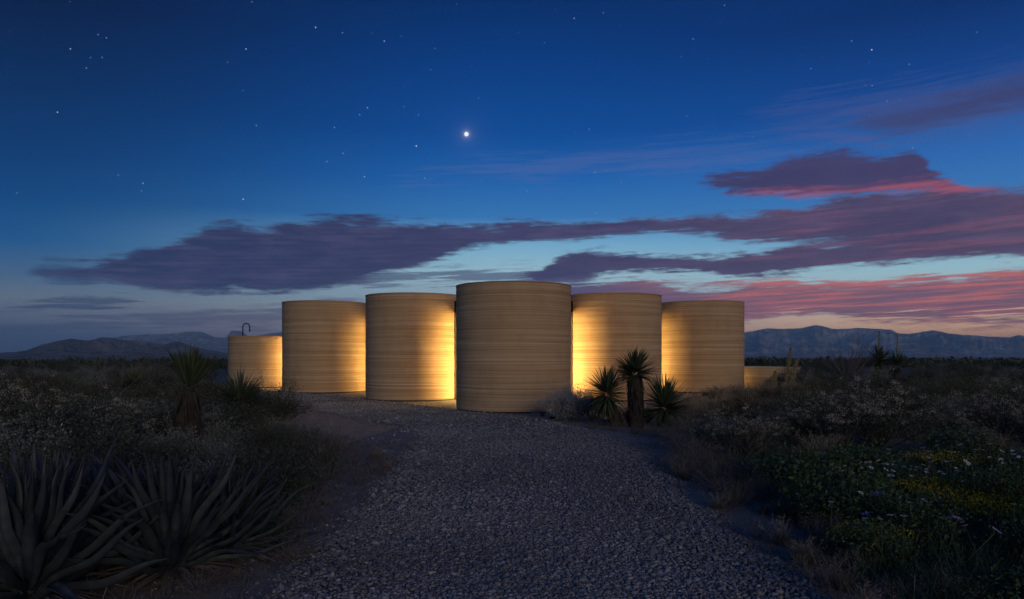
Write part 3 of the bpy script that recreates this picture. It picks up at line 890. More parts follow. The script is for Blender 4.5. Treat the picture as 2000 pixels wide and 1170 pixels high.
covered_link(T[1], T[2], -1, 'dark framed covered passage between the drive side tower and the tower by the shower wall', 'warm strip lamp lighting the tower next to the low shower wall', 230.0, 3.85, 1.62, f=1.535, rr=1.80)
covered_link(T[0], T[3], 1, 'dark framed covered passage between the foremost tower and the tower behind the yuccas', 'warm strip lamp behind the foremost tower, lighting the tower behind the yuccas', 480.0, 3.38, 1.02)
covered_link(T[3], T[4], 1, 'dark framed covered passage between the yucca tower and the mountain end tower', 'warm strip lamp lighting the mountain end tower', 230.0, 3.85, 1.62, f=1.535, rr=1.80)

# low round walls at both ends
tz = gh(TUB_L[0], TUB_L[1] - RTUB)
HW = 2.62 - tz
t = thing('shower_enclosure', 'low round sand coloured wall with a dark hooked pipe above it', 'wall', (TUB_L[0], TUB_L[1], tz), 0.7)
link('wall', ring_shell(RTUB, HW - 0.04, 0.22, 0.040, 8, z0=0.04), t)
link('footing', band_mesh('footing', RTUB - 0.2, RTUB - 0.03, -0.4, 0.06, M['dark']), t)
# outdoor shower standing inside it
sx = (481 - 1000) / F * 36.6
b = Batch()
zt = 1.7 + (HOR - 632) * 36.6 / F - tz
wq = 0.17
pts = [(-wq, 0, 0), (-wq, 0, zt - wq)] + [(-wq * math.cos(a), 0, zt - wq + wq * math.sin(a)) for a in np.linspace(0.15, math.pi, 14)] + [(wq, 0, zt - wq - 0.18)]
tube(b, pts, 0.028, 10)
t = thing('outdoor_shower', 'tall black hooked shower pipe standing inside the low round wall', 'shower', (sx, 36.6, tz))
link('pipe', b.mesh('pipe', M['pipe']), t)
link('base_plate', disc_mesh('base_plate', 0.12, -0.02, 0.02, M['pipe'], 24), t).location = (-wq, 0, 0)
b = Batch(); tube(b, [(wq, 0, zt - wq - 0.18), (wq, 0, zt - wq - 0.22)], [0.034, 0.05], 12)
link('shower_head', b.mesh('shower_head', M['pipe']), t)
b = Batch(); tube(b, [(-wq, -0.02, 1.1), (-wq, -0.09, 1.1)], 0.018, 8); tube(b, [(-wq, -0.09, 1.06), (-wq, -0.09, 1.16)], 0.012, 8)
link('valve', b.mesh('valve', M['pipe']), t)

pz = gh(TUB_R[0], TUB_R[1] - RTUB)
HP = 1.7 - 22 * 34.5 / F - pz
t = thing('plunge_pool', 'low round pool wall with pale rim at the mountain end of the house', 'pool', (TUB_R[0], TUB_R[1], pz), 0.2)
link('wall', ring_shell(RTUB, HP - 0.06, 0.30, 0.040, 9, z0=0.0), t)
link('rim', band_mesh('rim', RTUB - 0.34, RTUB + 0.02, HP - 0.05, HP, M['concrete']), t)
link('water', disc_mesh('water', RTUB - 0.305, 0.1, HP - 0.16, M['water']), t)
for p, h_, st_, lab in (((-10.15, 34.2), 2.1, 80.0, 'warm strip lamp lighting the low round shower wall'), ((10.35, 34.2), 0.7, 15.0, 'warm strip lamp lighting the low round pool wall')):
    lamp((p[0], p[1], gh(*p)), h_, st_, lab, 0.12)

# @@P0
# ------------------------------------------------------------------ plants
def sph_dirs(n, r, lo, hi):
    """directions with elevation between lo and hi degrees"""
    a = r.uniform(0, 2 * math.pi, n)
    s = r.uniform(math.sin(R_(lo)), math.sin(R_(hi)), n)
    c = np.sqrt(1 - s * s)
    return np.stack([c * np.cos(a), c * np.sin(a), s], -1)

def make_yucca(label, seed, trunk, tr0, tr1, leaf, nleaf, lo, hi, skirt, loc, lean=(0, 0), rotz=0.0, width=0.042, droop=0.10, stalk=0.0, group=None, name='yucca'):
    r = np.random.default_rng(seed)
    t = thing(name, label, 'yucca', loc, rotz, group)
    top = np.array([lean[0], lean[1], trunk])
    ts = np.linspace(0, 1, 8)
    pts = np.stack([lean[0] * ts ** 1.5, lean[1] * ts ** 1.5, trunk * ts - 0.06], -1)
    b = Batch()
    tube(b, pts, tr0 * (1 - ts) + tr1 * ts + r.normal(0, 0.006, 8), 12)
    # old leaf bases hugging the stem
    n = int(60 + 260 * trunk)
    k = r.uniform(0.02, 1, n); a = r.uniform(0, 6.283, n)
    rr = (tr0 * (1 - k) + tr1 * k) * 0.95
    base = np.stack([np.interp(k, ts, pts[:, 0]) + rr * np.cos(a), np.interp(k, ts, pts[:, 1]) + rr * np.sin(a), np.interp(k, ts, pts[:, 2]) + 0.05], -1)
    d = np.stack([np.cos(a) * 0.35, np.sin(a) * 0.35, -np.ones(n)], -1)
    blades(b, base, d, r.uniform(0.10, 0.24, n), 0.035, 0.1, 2, 'lance', r=r)
    link('trunk', b.mesh('trunk', M['bark']), t)
    if skirt > 0:
        b = Batch()
        n = int(420 * skirt / 0.6)
        k = r.uniform(0, 1, n) ** 0.8; a = r.uniform(0, 6.283, n)
        h = trunk - k * skirt
        ff = h / max(trunk, 0.01)
        rr = tr1 * 1.0
        base = np.stack([np.interp(ff, ts, pts[:, 0]) + rr * np.cos(a), np.interp(ff, ts, pts[:, 1]) + rr * np.sin(a), h + 0.03], -1)
        sp = r.uniform(0.04, 0.30, n) * (1.1 - 0.4 * k)
        d = np.stack([np.cos(a) * sp, np.sin(a) * sp, -np.ones(n)], -1)
        blades(b, base, d, leaf * r.uniform(0.35, 0.7, n), width * 0.7, r.uniform(-0.05, 0.1, n), 3, 'lance', 0.4, r=r)
        link('dead_leaf_skirt', b.mesh('dead_leaf_skirt', M['yucca_dry']), t)
    b = Batch()
    d = sph_dirs(nleaf, r, lo, hi)
    d = unit(d + r.normal(0, 0.13, 3) * np.array([1, 1, 0.3]) + r.normal(0, 0.06, d.shape))
    base = top + d * tr1 * 0.6 + np.array([0, 0, 0.02]) + np.array([0, 0, 1.0]) * (d[:, 2:3] * 0.10)
    ln = leaf * r.uniform(0.72, 1.1, nleaf)
    blades(b, base, d, ln, width * r.uniform(0.8, 1.15, nleaf), np.where(d[:, 2] < 0.5, droop, droop * 0.4) * r.uniform(0.3, 1.6, nleaf), 4, 'lance', 0.45, r=r)
    link('leaf_rosette', b.mesh('leaf_rosette', M['yucca']), t)
    if stalk > 0:
        b = Batch()
        tube(b, [top + (0, 0, 0), top + (0.01, 0.0, stalk * 0.5), top + (0.05, 0.02, stalk)], [0.035, 0.03, 0.012], 7, 0.3)
        n = 260
        k = r.uniform(0.45, 1, n); a = r.uniform(0, 6.283, n)
        rad = 0.075 * (1.15 - k)
        pos = top + np.stack([0.05 * k + rad * np.cos(a), 0.02 * k + rad * np.sin(a), stalk * k], -1)
        leaves(b, pos, 0.055, 1.6, r=r)
        link('flower_stalk', b.mesh('flower_stalk', M['stalk']), t)
    return t

# three yuccas in front of the tower, right of the drive
make_yucca('tall yucca with a shaggy skirt of dead leaves, middle one of three', 11, 1.24, 0.16, 0.14, 0.54, 250, -14, 88, 0.66, at(1243, 17.6), (-0.03, 0.0), group='yucca trio before the tower')
make_yucca('leaning yucca with full round crown beside the grey bush, one of the trio', 12, 0.74, 0.15, 0.11, 0.64, 260, -34, 88, 0.22, at(1207, 17.9), (-0.27, 0.05), group='yucca trio before the tower')
make_yucca('short yucca with wide open crown near the ground, mountain side of the trio', 13, 0.42, 0.15, 0.12, 0.74, 260, -24, 86, 0.15, at(1296, 17.7), (0.02, 0.0), group='yucca trio before the tower')
# left of the drive
make_yucca('tall yucca with thick fibrous trunk and upright crown left of the drive', 14, 1.02, 0.19, 0.15, 0.70, 260, 50, 89, 0.95, at(362, 13.3), (0.06, 0.0), width=0.034, droop=0.16)
make_yucca('stout low yucca in dark scrub before the low round shower wall', 15, 0.48, 0.30, 0.18, 0.74, 260, -10, 86, 0.35, at(468, 17.2), width=0.034)
make_yucca('small yucca among sage bushes towards the rocky ridge', 16, 0.55, 0.16, 0.12, 0.62, 130, 0, 85, 0.3, at(262, 27.0), width=0.036)
# on the plain by the mountains
make_yucca('yucca with a tall flower stalk on the plain below the mountains', 17, 1.05, 0.16, 0.13, 0.92, 110, -5, 85, 0.45, at(1716, 42.0), width=0.085, stalk=1.75, group='flowering yuccas on the plain')
make_yucca('smaller yucca with a leaning flower stalk beside its taller neighbour on the plain', 18, 0.85, 0.16, 0.13, 0.8, 90, -5, 85, 0.4, at(1748, 43.0), (0.1, 0), width=0.08, stalk=1.75, group='flowering yuccas on the plain')
make_yucca('young yucca peeping over the rim of the round pool', 19, 0.8, 0.15, 0.12, 0.72, 90, -5, 85, 0.3, at(1488, 52.0), width=0.06)

# ---- agaves: every leaf is a piece of its own
def agave_leaf_mesh(seed, L=0.78, Wd=0.125, curl=0.22):
    r = np.random.default_rng(seed)
    n = 14
    t = np.linspace(0, 1, n)
    w = Wd * np.interp(t, [0, .12, .4, .62, .82, .94, 1], [.62, .74, .98, 1, .62, .24, .03])
    # blade along +x, upper face +z, slightly cupped; curls upward
    zc = curl * L * (t ** 2.0) * 0.5 - 0.02 * np.sin(t * 9 + seed)
    cross = np.array([-1, -0.6, -0.2, 0.2, 0.6, 1.0])
    V = []
    for i in range(n):
        for c in cross:
            V.append((t[i] * L, c * w[i] * 0.5, zc[i] + abs(c) ** 1.8 * w[i] * 0.30))
    top = len(V)
    th = 0.030 * (1 - t) ** 0.8 + 0.003
    for i in range(n):
        for c in cross:
            V.append((t[i] * L, c * w[i] * 0.498, zc[i] + abs(c) ** 1.8 * w[i] * 0.30 - th[i] * (1 - abs(c) ** 2.5) - 0.002))
    k = len(cross)
    Q = []; mi = []
    for i in range(n - 1):
        for j in range(k - 1):
            a = i * k + j
            Q.append((a, a + k, a + k + 1, a + 1)); mi.append(0)
            a += top
            Q.append((a, a + 1, a + k + 1, a + k)); mi.append(0)
        for j, fl in ((0, 1), (k - 1, -1)):
            a = i * k + j; q = (a, a + top, a + top + k, a + k)
            Q.append(q[::fl]); mi.append(0)
    Tt = []
    V = [list(v) for v in V]
    # marginal teeth and the tip spine
    for s in (-1, 1):
        for tt_ in np.arange(0.16, 0.93, 0.052):
            x = tt_ * L; ww = np.interp(tt_, t, w) * 0.5 * s
            z = np.interp(tt_, t, zc) + abs(ww) * 0.60
            i0 = len(V)
            V += [[x - 0.006, ww * 0.97, z], [x + 0.008, ww * 0.97, z], [x + 0.007, ww + s * 0.010, z + 0.003]]
            Tt.append((i0, i0 + 1, i0 + 2)); mi.append(1)
    i0 = len(V)
    e = L
    V += [[e - 0.02, 0.004, zc[-1]], [e - 0.02, -0.004, zc[-1]], [e - 0.02, 0, zc[-1] + 0.006], [e + 0.03, 0, zc[-1] + 0.012]]
    for q in ((0, 1, 3), (1, 2, 3), (2, 0, 3)):
        Tt.append(tuple(i0 + v for v in q)); mi.append(1)
    return mesh_np('leaf', V, [np.array(Q), np.array(Tt)], [M['agave'], M['agave_spine']], None, mi)
AG = [agave_leaf_mesh(s, L, w, c) for s, L, w, c in ((1, 0.86, 0.068, 0.10), (2, 0.92, 0.060, 0.02), (3, 0.80, 0.070, 0.20), (4, 0.90, 0.062, -0.10), (5, 0.74, 0.076, 0.05), (6, 0.80, 0.064, -0.42))]
def make_agave(label, px, d, size, nleaf, seed, group='big agaves beside the drive'):
    r = np.random.default_rng(seed)
    t = thing('agave', label, 'agave', at(px, d), 0.0, group)
    b = Batch(); tube(b, [(0, 0, -0.05), (0, 0, 0.10), (0, 0, 0.24)], [0.12, 0.10, 0.03], 10)
    link('core', b.mesh('core', M['agave']), t)
    for i in range(nleaf):
        k = i / (nleaf - 1)
        el_ = 9 + 76 * k ** 0.72 + r.normal(0, 4)
        a = i * 2.39996 + r.normal(0, 0.22)
        s = size * (0.78 + 0.32 * math.sin(math.pi * min(1, k * 0.9 + 0.25))) * r.uniform(0.9, 1.1)
        m = Matrix.Rotation(a, 4, 'Z') @ Matrix.Translation((0.06 * (1 - k), 0, 0.05 + 0.16 * k)) @ Matrix.Rotation(-R_(el_), 4, 'Y') @ Matrix.Rotation(r.normal(0, 0.14), 4, 'X') @ Matrix.Scale(s, 4)
        o = link('leaf', AG[r.integers(0, len(AG))], t)
        o.matrix_local = m
    b = Batch()
    n = 60
    a = r.uniform(0, 6.283, n)
    d_ = np.stack([np.cos(a), np.sin(a), r.uniform(-0.05, 0.25, n)], -1)
    blades(b, d_ * 0.06 + np.array([0, 0, 0.06]), d_, size * r.uniform(0.3, 0.62, n), 0.05, r.uniform(0.1, 0.35, n), 5, 'lance', 0.6, r=r)
    link('dry_leaves', b.mesh('dry_leaves', M['twig']), t)
    return t
make_agave('broad agave with spreading blue grey leaves, its fan opening towards the drive', 335, 5.75, 1.02, 84, 1)
make_agave('largest blue grey agave with very wide leaves at the outer edge of the clump', 55, 5.15, 1.14, 80, 2)
make_agave('narrow upright agave squeezed between its two broad neighbours', 212, 6.1, 0.94, 66, 3)
make_agave('smaller agave at the drive side end of the clump', 452, 6.3, 0.8, 66, 4)
make_agave('agave at the back of the clump half hidden by pale grass', 110, 6.9, 0.88, 56, 5)

# ---- grasses and rosettes
def tuft_mesh(name, seed, n, L, w, lo, hi, droop, mat, base_r, prof='grass', seg=4):
    r = np.random.default_rng(seed)
    b = Batch()
    d = sph_dirs(n, r, lo, hi)
    a = r.uniform(0, 6.283, n); rr = base_r * np.sqrt(r.random(n))
    base = np.stack([rr * np.cos(a), rr * np.sin(a), np.full(n, -0.02)], -1)
    blades(b, base, d + base * 0.6, L * r.uniform(0.55, 1.1, n), w * r.uniform(0.7, 1.2, n), droop * r.uniform(0.3, 1.8, n), seg, prof, r=r)
    return b.mesh(name, mat)
def plume_mesh(name, seed, n, L, mat, base_r):
    """feathery seed heads on thin stems"""
    r = np.random.default_rng(seed)
    b = Batch()
    for i in range(n):
        d = sph_dirs(1, r, 48, 86)[0]
        l = L * r.uniform(0.75, 1.1)
        a = r.uniform(0, 6.283)
        p0 = np.array([math.cos(a), math.sin(a), 0]) * base_r * r.random()
        ts = np.linspace(0, 1, 6)
        dr = r.uniform(0.1, 0.3)
        pts = p0 + d * (l * ts)[:, None] - np.array([0, 0, 1.0]) * (dr * l * ts ** 3)[:, None]
        tube(b, pts, np.linspace(0.003, 0.0015, 6), 3, 0.6, False)
        k = r.uniform(0.55, 1.0, 34)
        pos = np.stack([np.interp(k, ts, pts[:, j]) for j in range(3)], -1) + r.normal(0, 0.014, (34, 3))
        leaves(b, pos, r.uniform(0.02, 0.05, 34), 5.0, tint=r.uniform(0.5, 1, 34), r=r)
    return b.mesh(name, mat)
def make_grass(label, seed, L, n, mat, plume=0, base_r=0.12, w=0.008, lo=35, hi=88, droop=0.28, name='tussock', cat='tussock', group=None, loc=(0, 0, 0)):
    t = thing(name, label, cat, loc, 0, group)
    link('blades', tuft_mesh('blades', seed, n, L, w, lo, hi, droop, mat, base_r), t)
    if plume:
        link('seed_heads', plume_mesh('seed_heads', seed + 1, plume, L * 1.15, M['straw'], base_r), t)
    return t

# ---- twiggy shrubs
def shrub_geo(seed, h, rad, nmain, nsub, nleaf, leaf, leafr, tw, top_bias=0.2):
    r = np.random.default_rng(seed)
    b = Batch(); tips = []
    for i in range(nmain):
        a = i * 2.39996 + r.normal(0, 0.3)
        q = math.sqrt((i + 0.5) / nmain)
        hx = rad * q * r.uniform(0.75, 1.1)
        hz = h * (1.0 - 0.45 * q ** 2) * r.uniform(0.72, 1.08)
        end = np.array([hx * math.cos(a), hx * math.sin(a), hz])
        ts = np.linspace(0, 1, 6)
        pts = end[None] * ts[:, None]
        pts[:, 2] = hz * (ts ** (0.85 + 0.25 * q)) - 0.04
        pts[1:-1] += r.normal(0, 0.035 * h, (4, 3))
        tube(b, pts, np.linspace(tw * 1.3, tw * 0.4, 6), 4, r.random(), False)
        tips.append(end)
        for j in range(nsub):
            k = r.uniform(0.35, 1.0)
            p0 = np.array([np.interp(k, ts, pts[:, c]) for c in range(3)])
            d = unit((end - p0 * 0.4) / max(np.linalg.norm(end), 0.01) + r.normal(0, 0.65, 3) + np.array([0, 0, 0.25]))
            l = h * r.uniform(0.14, 0.34)
            m = p0 + d * l * 0.5 + r.normal(0, 0.03 * h, 3)
            e = p0 + d * l + np.array([0, 0, 0.02])
            tube(b, [p0, m, e], [tw * 0.5, tw * 0.35, tw * 0.2], 3, r.random(), False)
            tips += [e, m]
    tips = np.array(tips)
    tips[:, 2] = np.maximum(tips[:, 2], 0.04)
    j = r.integers(0, len(tips), nleaf)
    pos = tips[j] + r.normal(0, leafr, (nleaf, 3)) * np.array([1, 1, 0.8])
    pos[:, 2] = np.abs(pos[:, 2])
    return b, tips, pos, r
def make_shrub(label, seed, h, rad, nmain=16, nsub=6, nleaf=1500, leaf=0.035, leafr=0.06, tw=0.009, mat='creosote', twm='darktwig', bloom=0, bloom_mat='blossom', name='shrub', cat='shrub', group=None, loc=(0, 0, 0), aspect=2.4, bs=0.035):
    b, tips, pos, r = shrub_geo(seed, h, rad, nmain, nsub, nleaf, leaf, leafr, tw)
    t = thing(name, label, cat, loc, 0, group)
    link('stems', b.mesh('stems', M[twm]), t)
    if nleaf:
        b2 = Batch()
        leaves(b2, pos, leaf * r.uniform(0.6, 1.4, nleaf), aspect, r=r, tint=np.clip(0.25 + 0.55 * pos[:, 2] / h + r.normal(0, 0.25, nleaf), 0, 1) * 0 + r.random(nleaf))
        link('foliage', b2.mesh('foliage', M[mat]), t)
    if bloom:
        hi = tips[tips[:, 2] > np.quantile(tips[:, 2], 0.45)]
        b3 = Batch()
        j = r.integers(0, len(hi), bloom // 16)
        c = hi[j] + np.array([0, 0, 0.02])
        pos = np.repeat(c, 16, 0) + r.normal(0, 0.030, (len(c) * 16, 3)) * np.array([1, 1, 0.6])
        leaves(b3, pos, bs * r.uniform(0.5, 1.2, len(pos)), 1.7, r=r, upness=0.9)
        link('seed_heads' if bloom_mat == 'blossom' else 'flowers', b3.mesh('seed_heads', M[bloom_mat]), t)
    return t

def make_wand_bush(label, seed, n, L, lo, hi, mat, tw, name, cat, loc, forks=0, wob=0.03, group=None):
    """ocotillo-like: long bare wands from one foot"""
    r = np.random.default_rng(seed)
    t = thing(name, label, cat, loc, 0, group)
    b = Batch()
    d = sph_dirs(n, r, lo, hi)
    for i in range(n):
        l = L * r.uniform(0.6, 1.05)
        ts = np.linspace(0, 1, 7)
        side = unit(r.normal(0, 1, 3))
        pts = np.array([0, 0, -0.05]) + d[i] * (l * ts)[:, None] + np.array([0, 0, 1.0]) * (0.16 * l * ts ** 2)[:, None] + np.cumsum(r.normal(0, wob * l / 4, (7, 3)), 0) * ts[:, None]
        tube(b, pts, np.linspace(tw, tw * 0.35, 7), 4, r.random(), False)
        for j in range(forks):
            k = r.integers(2, 6)
            dd = unit(d[i] + r.normal(0, 0.55, 3))
            ll = l * r.uniform(0.15, 0.4)
            tube(b, [pts[k], pts[k] + dd * ll * 0.5 + r.normal(0, 0.03, 3), pts[k] + dd * ll], [tw * 0.5, tw * 0.4, tw * 0.2], 3, r.random(), False)
    link('branches', b.mesh('branches', M[mat]), t)
    return t

# named single plants
make_wand_bush('leafless ocotillo with thin dark wands spreading beside the flowering yuccas', 41, 70, 2.4, 30, 86, 'twig', 0.013, 'ocotillo', 'ocotillo', at(1656, 40.0), 1)
for i, (px, d, L, n) in enumerate(((205, 26, 2.15, 16), (85, 24, 1.9, 10), (290, 30, 2.1, 12), (20, 22, 1.8, 9), (235, 34, 2.2, 10), (130, 30, 2.1, 9), (1790, 46, 2.3, 9), (1850, 52, 2.6, 10), (1930, 50, 2.5, 8))):
    make_wand_bush('bare bleached branches of a dead bush rising above the dark scrub', 60 + i, n, L, 25, 75, 'twig', 0.008, 'dead_bush', 'dead bush', at(px, d), 3, 0.09, 'dead bushes over the scrub')
# flower columns by the pool
def make_column(label, px, d, h, rad, lean, seed):
    r = np.random.default_rng(seed)
    t = thing('flower_column', label, 'flower stalk', at(px, d), 0, 'flower columns by the pool')
    b = Batch()
    ts = np.linspace(0, 1, 10)
    pts = np.stack([lean * ts ** 1.3, 0 * ts, h * ts - 0.05], -1)
    tube(b, pts, np.interp(ts, [0, .3, 1], [0.03, 0.03, 0.012]), 7, 0.3)
    link('stem', b.mesh('stem', M['stalk']), t)
    b = Batch()
    n = 1100
    k = r.uniform(0.18, 1, n); a = r.uniform(0, 6.283, n)
    rr = rad * np.interp(k, [.18, .35, .8, 1], [.7, 1, .9, .25]) * r.uniform(0.5, 1.1, n)
    pos = np.stack([lean * k ** 1.3 + rr * np.cos(a), rr * np.sin(a), h * k], -1)
    leaves(b, pos, 0.05, 1.6, r=r, upness=0.4)
    link('florets', b.mesh('florets', M['stalk']), t)
make_column('short thick flower column before the round pool wall', 1512, 29.5, 0.98, 0.085, 0.03, 1)
make_column('tallest slim flower column leaning before the round pool wall', 1533, 30.0, 1.95, 0.075, 0.26, 2)
make_column('leaning flower column of middle height at the end of the pool wall', 1541, 29.0, 1.45, 0.085, 0.34, 3)

P = {}   # prototypes
P['creosote'] = make_shrub('low dark green creosote bush growing in the scrub', 201, 0.85, 0.75, 18, 7, 2300, 0.030, 0.055, 0.008, 'creosote', loc=at(1830, 20.0), name='creosote_bush', group='creosote bushes in the scrub')
P['dark'] = make_shrub('rounded dark leafed bush growing in the scrub', 202, 0.80, 0.85, 22, 8, 4600, 0.038, 0.06, 0.008, 'darkleaf', loc=at(1900, 25.0), name='dark_bush', group='dark bushes in the scrub')
P['sage'] = make_shrub('grey green sage bush growing in the scrub', 203, 0.65, 0.66, 28, 8, 5200, 0.036, 0.05, 0.006, 'sage', 'twig', loc=at(300, 22.0), name='sage_bush', group='sage bushes in the scrub')
P['flower'] = make_shrub('dark bush topped with pale seed heads right of the drive', 204, 0.95, 0.90, 24, 8, 4600, 0.038, 0.06, 0.008, 'darkleaf', bloom=3800, loc=at(1640, 13.3), name='seed_head_bush', group='pale topped bushes right of the drive', bs=0.024)
P['brown'] = make_shrub('brown twiggy dry bush at the edge of the scrub', 205, 0.50, 0.60, 22, 9, 900, 0.022, 0.05, 0.005, 'brown', 'twig', loc=at(640, 12.4), name='dry_bush', group='brown dry bushes in the scrub')
P['straw'] = make_grass('pale straw bunch grass growing in the scrub', 206, 0.55, 320, M['straw'], 10, loc=at(250, 20.0), group='straw tussocks')
P['grey'] = make_grass('grey green bunch grass growing in the scrub', 207, 0.50, 360, M['greygrass'], 0, loc=at(1360, 19.5), group='grey green tussocks')
P['sotol'] = make_grass('round sotol with thin stiff green leaves', 208, 0.72, 320, M['yucca'], 0, 0.08, 0.014, -5, 88, 0.10, 'sotol', 'sotol', loc=at(1507, 20.5), group='sotols in the scrub')
P['feather'] = make_grass('feathery pale plume grass at the foot of the mountain end tower', 209, 0.55, 260, M['greygrass'], 26, 0.14, loc=at(1432, 29.8), group='plume grasses by the tower foot')
P['greenbush'] = make_shrub('small leafy green meadow plant among the wildflowers', 210, 0.34, 0.36, 16, 5, 1500, 0.034, 0.045, 0.004, 'green', 'darktwig', loc=at(1700, 8.2), name='meadow_plant', group='leafy meadow plants')

KIND = {'creosote': ('dark green creosote bush', 'creosote bushes'), 'dark': ('rounded dark leafed bush', 'dark bushes'), 'sage': ('grey green sage bush', 'sage bushes'), 'brown': ('brown twiggy dry bush', 'dry bushes'),
        'straw': ('pale straw tussock', 'straw tussocks'), 'grey': ('grey green tussock', 'grey green tussocks'), 'sotol': ('round sotol with thin stiff leaves', 'sotols'), 'flower': ('dark bush with pale seed heads', 'pale topped bushes'), 'greenbush': ('leafy green meadow plant', 'meadow plants')}
def zone(o, key, x, d, big):
    side = 'ridge side of the drive' if x < 0 else 'mountain side of the drive'
    z = 'close to the drive' if d < 13 else 'level with the towers' if d < 34 else 'on the open plain'
    o['label'] = '%s %s, %s, %s' % ('large' if big else 'small', KIND[key][0], side, z)
    o['group'] = '%s, %s, %s' % (KIND[key][1], side, z)
def dup(key, px, d, s=1.0, label=None, group=None, rz=None):
    o = copy_tree(P[key], at(px, d), random.uniform(0, 6.28) if rz is None else rz, s, label, group)
    if label is None and key in KIND: zone(o, key, at(px, d)[0], d, s > 0.8)
    return o

# grey bush at the foot of the front tower, and its neighbours
make_shrub('round silvery bush at the foot of the foremost tower', 221, 0.80, 0.95, 46, 10, 13000, 0.040, 0.055, 0.006, 'silver', 'paletwig', loc=at(1116, 19.6), name='silver_bush')
make_shrub('dark leafy bush between the silvery bush and the leaning yucca', 222, 0.72, 0.72, 22, 8, 2600, 0.03, 0.05, 0.007, 'darkleaf', loc=at(1162, 19.0), name='dark_bush')
make_shrub('tiny pale bush alone before the foremost tower', 223, 0.26, 0.16, 12, 5, 500, 0.022, 0.03, 0.004, 'sage', 'paletwig', loc=at(1046, 20.6), name='small_bush')
make_shrub('wide low blue green mound of foliage by the pool', 224, 0.55, 1.15, 34, 9, 5200, 0.035, 0.06, 0.007, 'darkleaf', loc=at(1582, 27.5), name='low_mound_bush')
dup('feather', 1392, 29.6, 0.8); dup('feather', 1412, 29.9, 0.7); dup('feather', 1446, 29.6, 0.95); dup('feather', 1376, 29.4, 0.6)
for px, d, s in ((1495, 28.5, 1.2), (1520, 28.0, 1.35), (1545, 28.2, 1.4), (1566, 28.8, 1.4), (1590, 29.2, 1.1), (1612, 28.6, 1.0), (1478, 28.9, 0.7)):
    dup('feather', px, d, s, 'feathery pale plume grass before the round pool wall', 'plume grasses by the pool')
for px, d, s in ((1060, 20.9, 0.35), (1079, 20.0, 0.5), (1330, 20.6, 0.9), (1350, 21.5, 1.0), (1375, 20.2, 0.9), (1400, 21.8, 1.0), (1425, 20.0, 0.9), (1448, 22.5, 1.0), (1390, 18.4, 0.9), (1340, 18.0, 0.8), (1440, 18.0, 0.9), (1470, 24.0, 1.0), (1370, 24.0, 0.9), (1410, 25.0, 0.9), (1262, 19.5, 0.8), (1232, 19.6, 0.8), (1318, 19.3, 1.0), (1345, 16.5, 0.8), (1550, 20.0, 0.9), (1580, 22.0, 0.9), (1640, 24.0, 1.0)):
    dup('grey' if (px // 7) % 3 else 'straw', px, d, s)
rs = random.Random(21)
for q in range(34):
    d = rs.uniform(19.0, 28.5); px = rs.uniform(1335, 1490)
    dup(('straw', 'grey', 'straw')[q % 3], px, d, rs.uniform(0.7, 1.15))
for px, d, s in ((285, 12.6, 0.82), (252, 15.5, 0.5), (1615, 33.0, 0.9), (1860, 19.0, 0.8)):
    dup('sotol', px, d, s)
# dark scrub round the left yuccas
for px, d, s, k in ((395, 14.6, 1.05, 'dark'), (345, 14.4, 1.0, 'dark'), (420, 15.6, 0.9, 'dark'), (455, 15.8, 0.85, 'dark'), (500, 16.4, 0.72, 'dark'), (530, 16.0, 0.62, 'creosote'), (480, 14.8, 0.7, 'dark'),
                    (30, 10.2, 1.25, 'sage'), (110, 11.0, 1.2, 'dark'), (180, 11.6, 1.1, 'sage'), (60, 13.0, 1.3, 'sage'), (150, 14.0, 1.25, 'sage'), (215, 13.4, 1.0, 'sage'), (-20, 12.0, 1.3, 'creosote'), (240, 9.8, 0.8, 'dark'), (150, 9.0, 0.85, 'dark'), (20, 8.4, 0.8, 'dark'), (310, 10.4, 0.7, 'creosote'), (330, 11.6, 0.8, 'sage'), (90, 16.0, 1.2, 'sage'), (200, 17.0, 1.1, 'sage'), (265, 17.0, 1.0, 'sage'), (310, 17.8, 0.9, 'sage'), (20, 17.0, 1.2, 'dark')):
    dup(k, px, d, s)
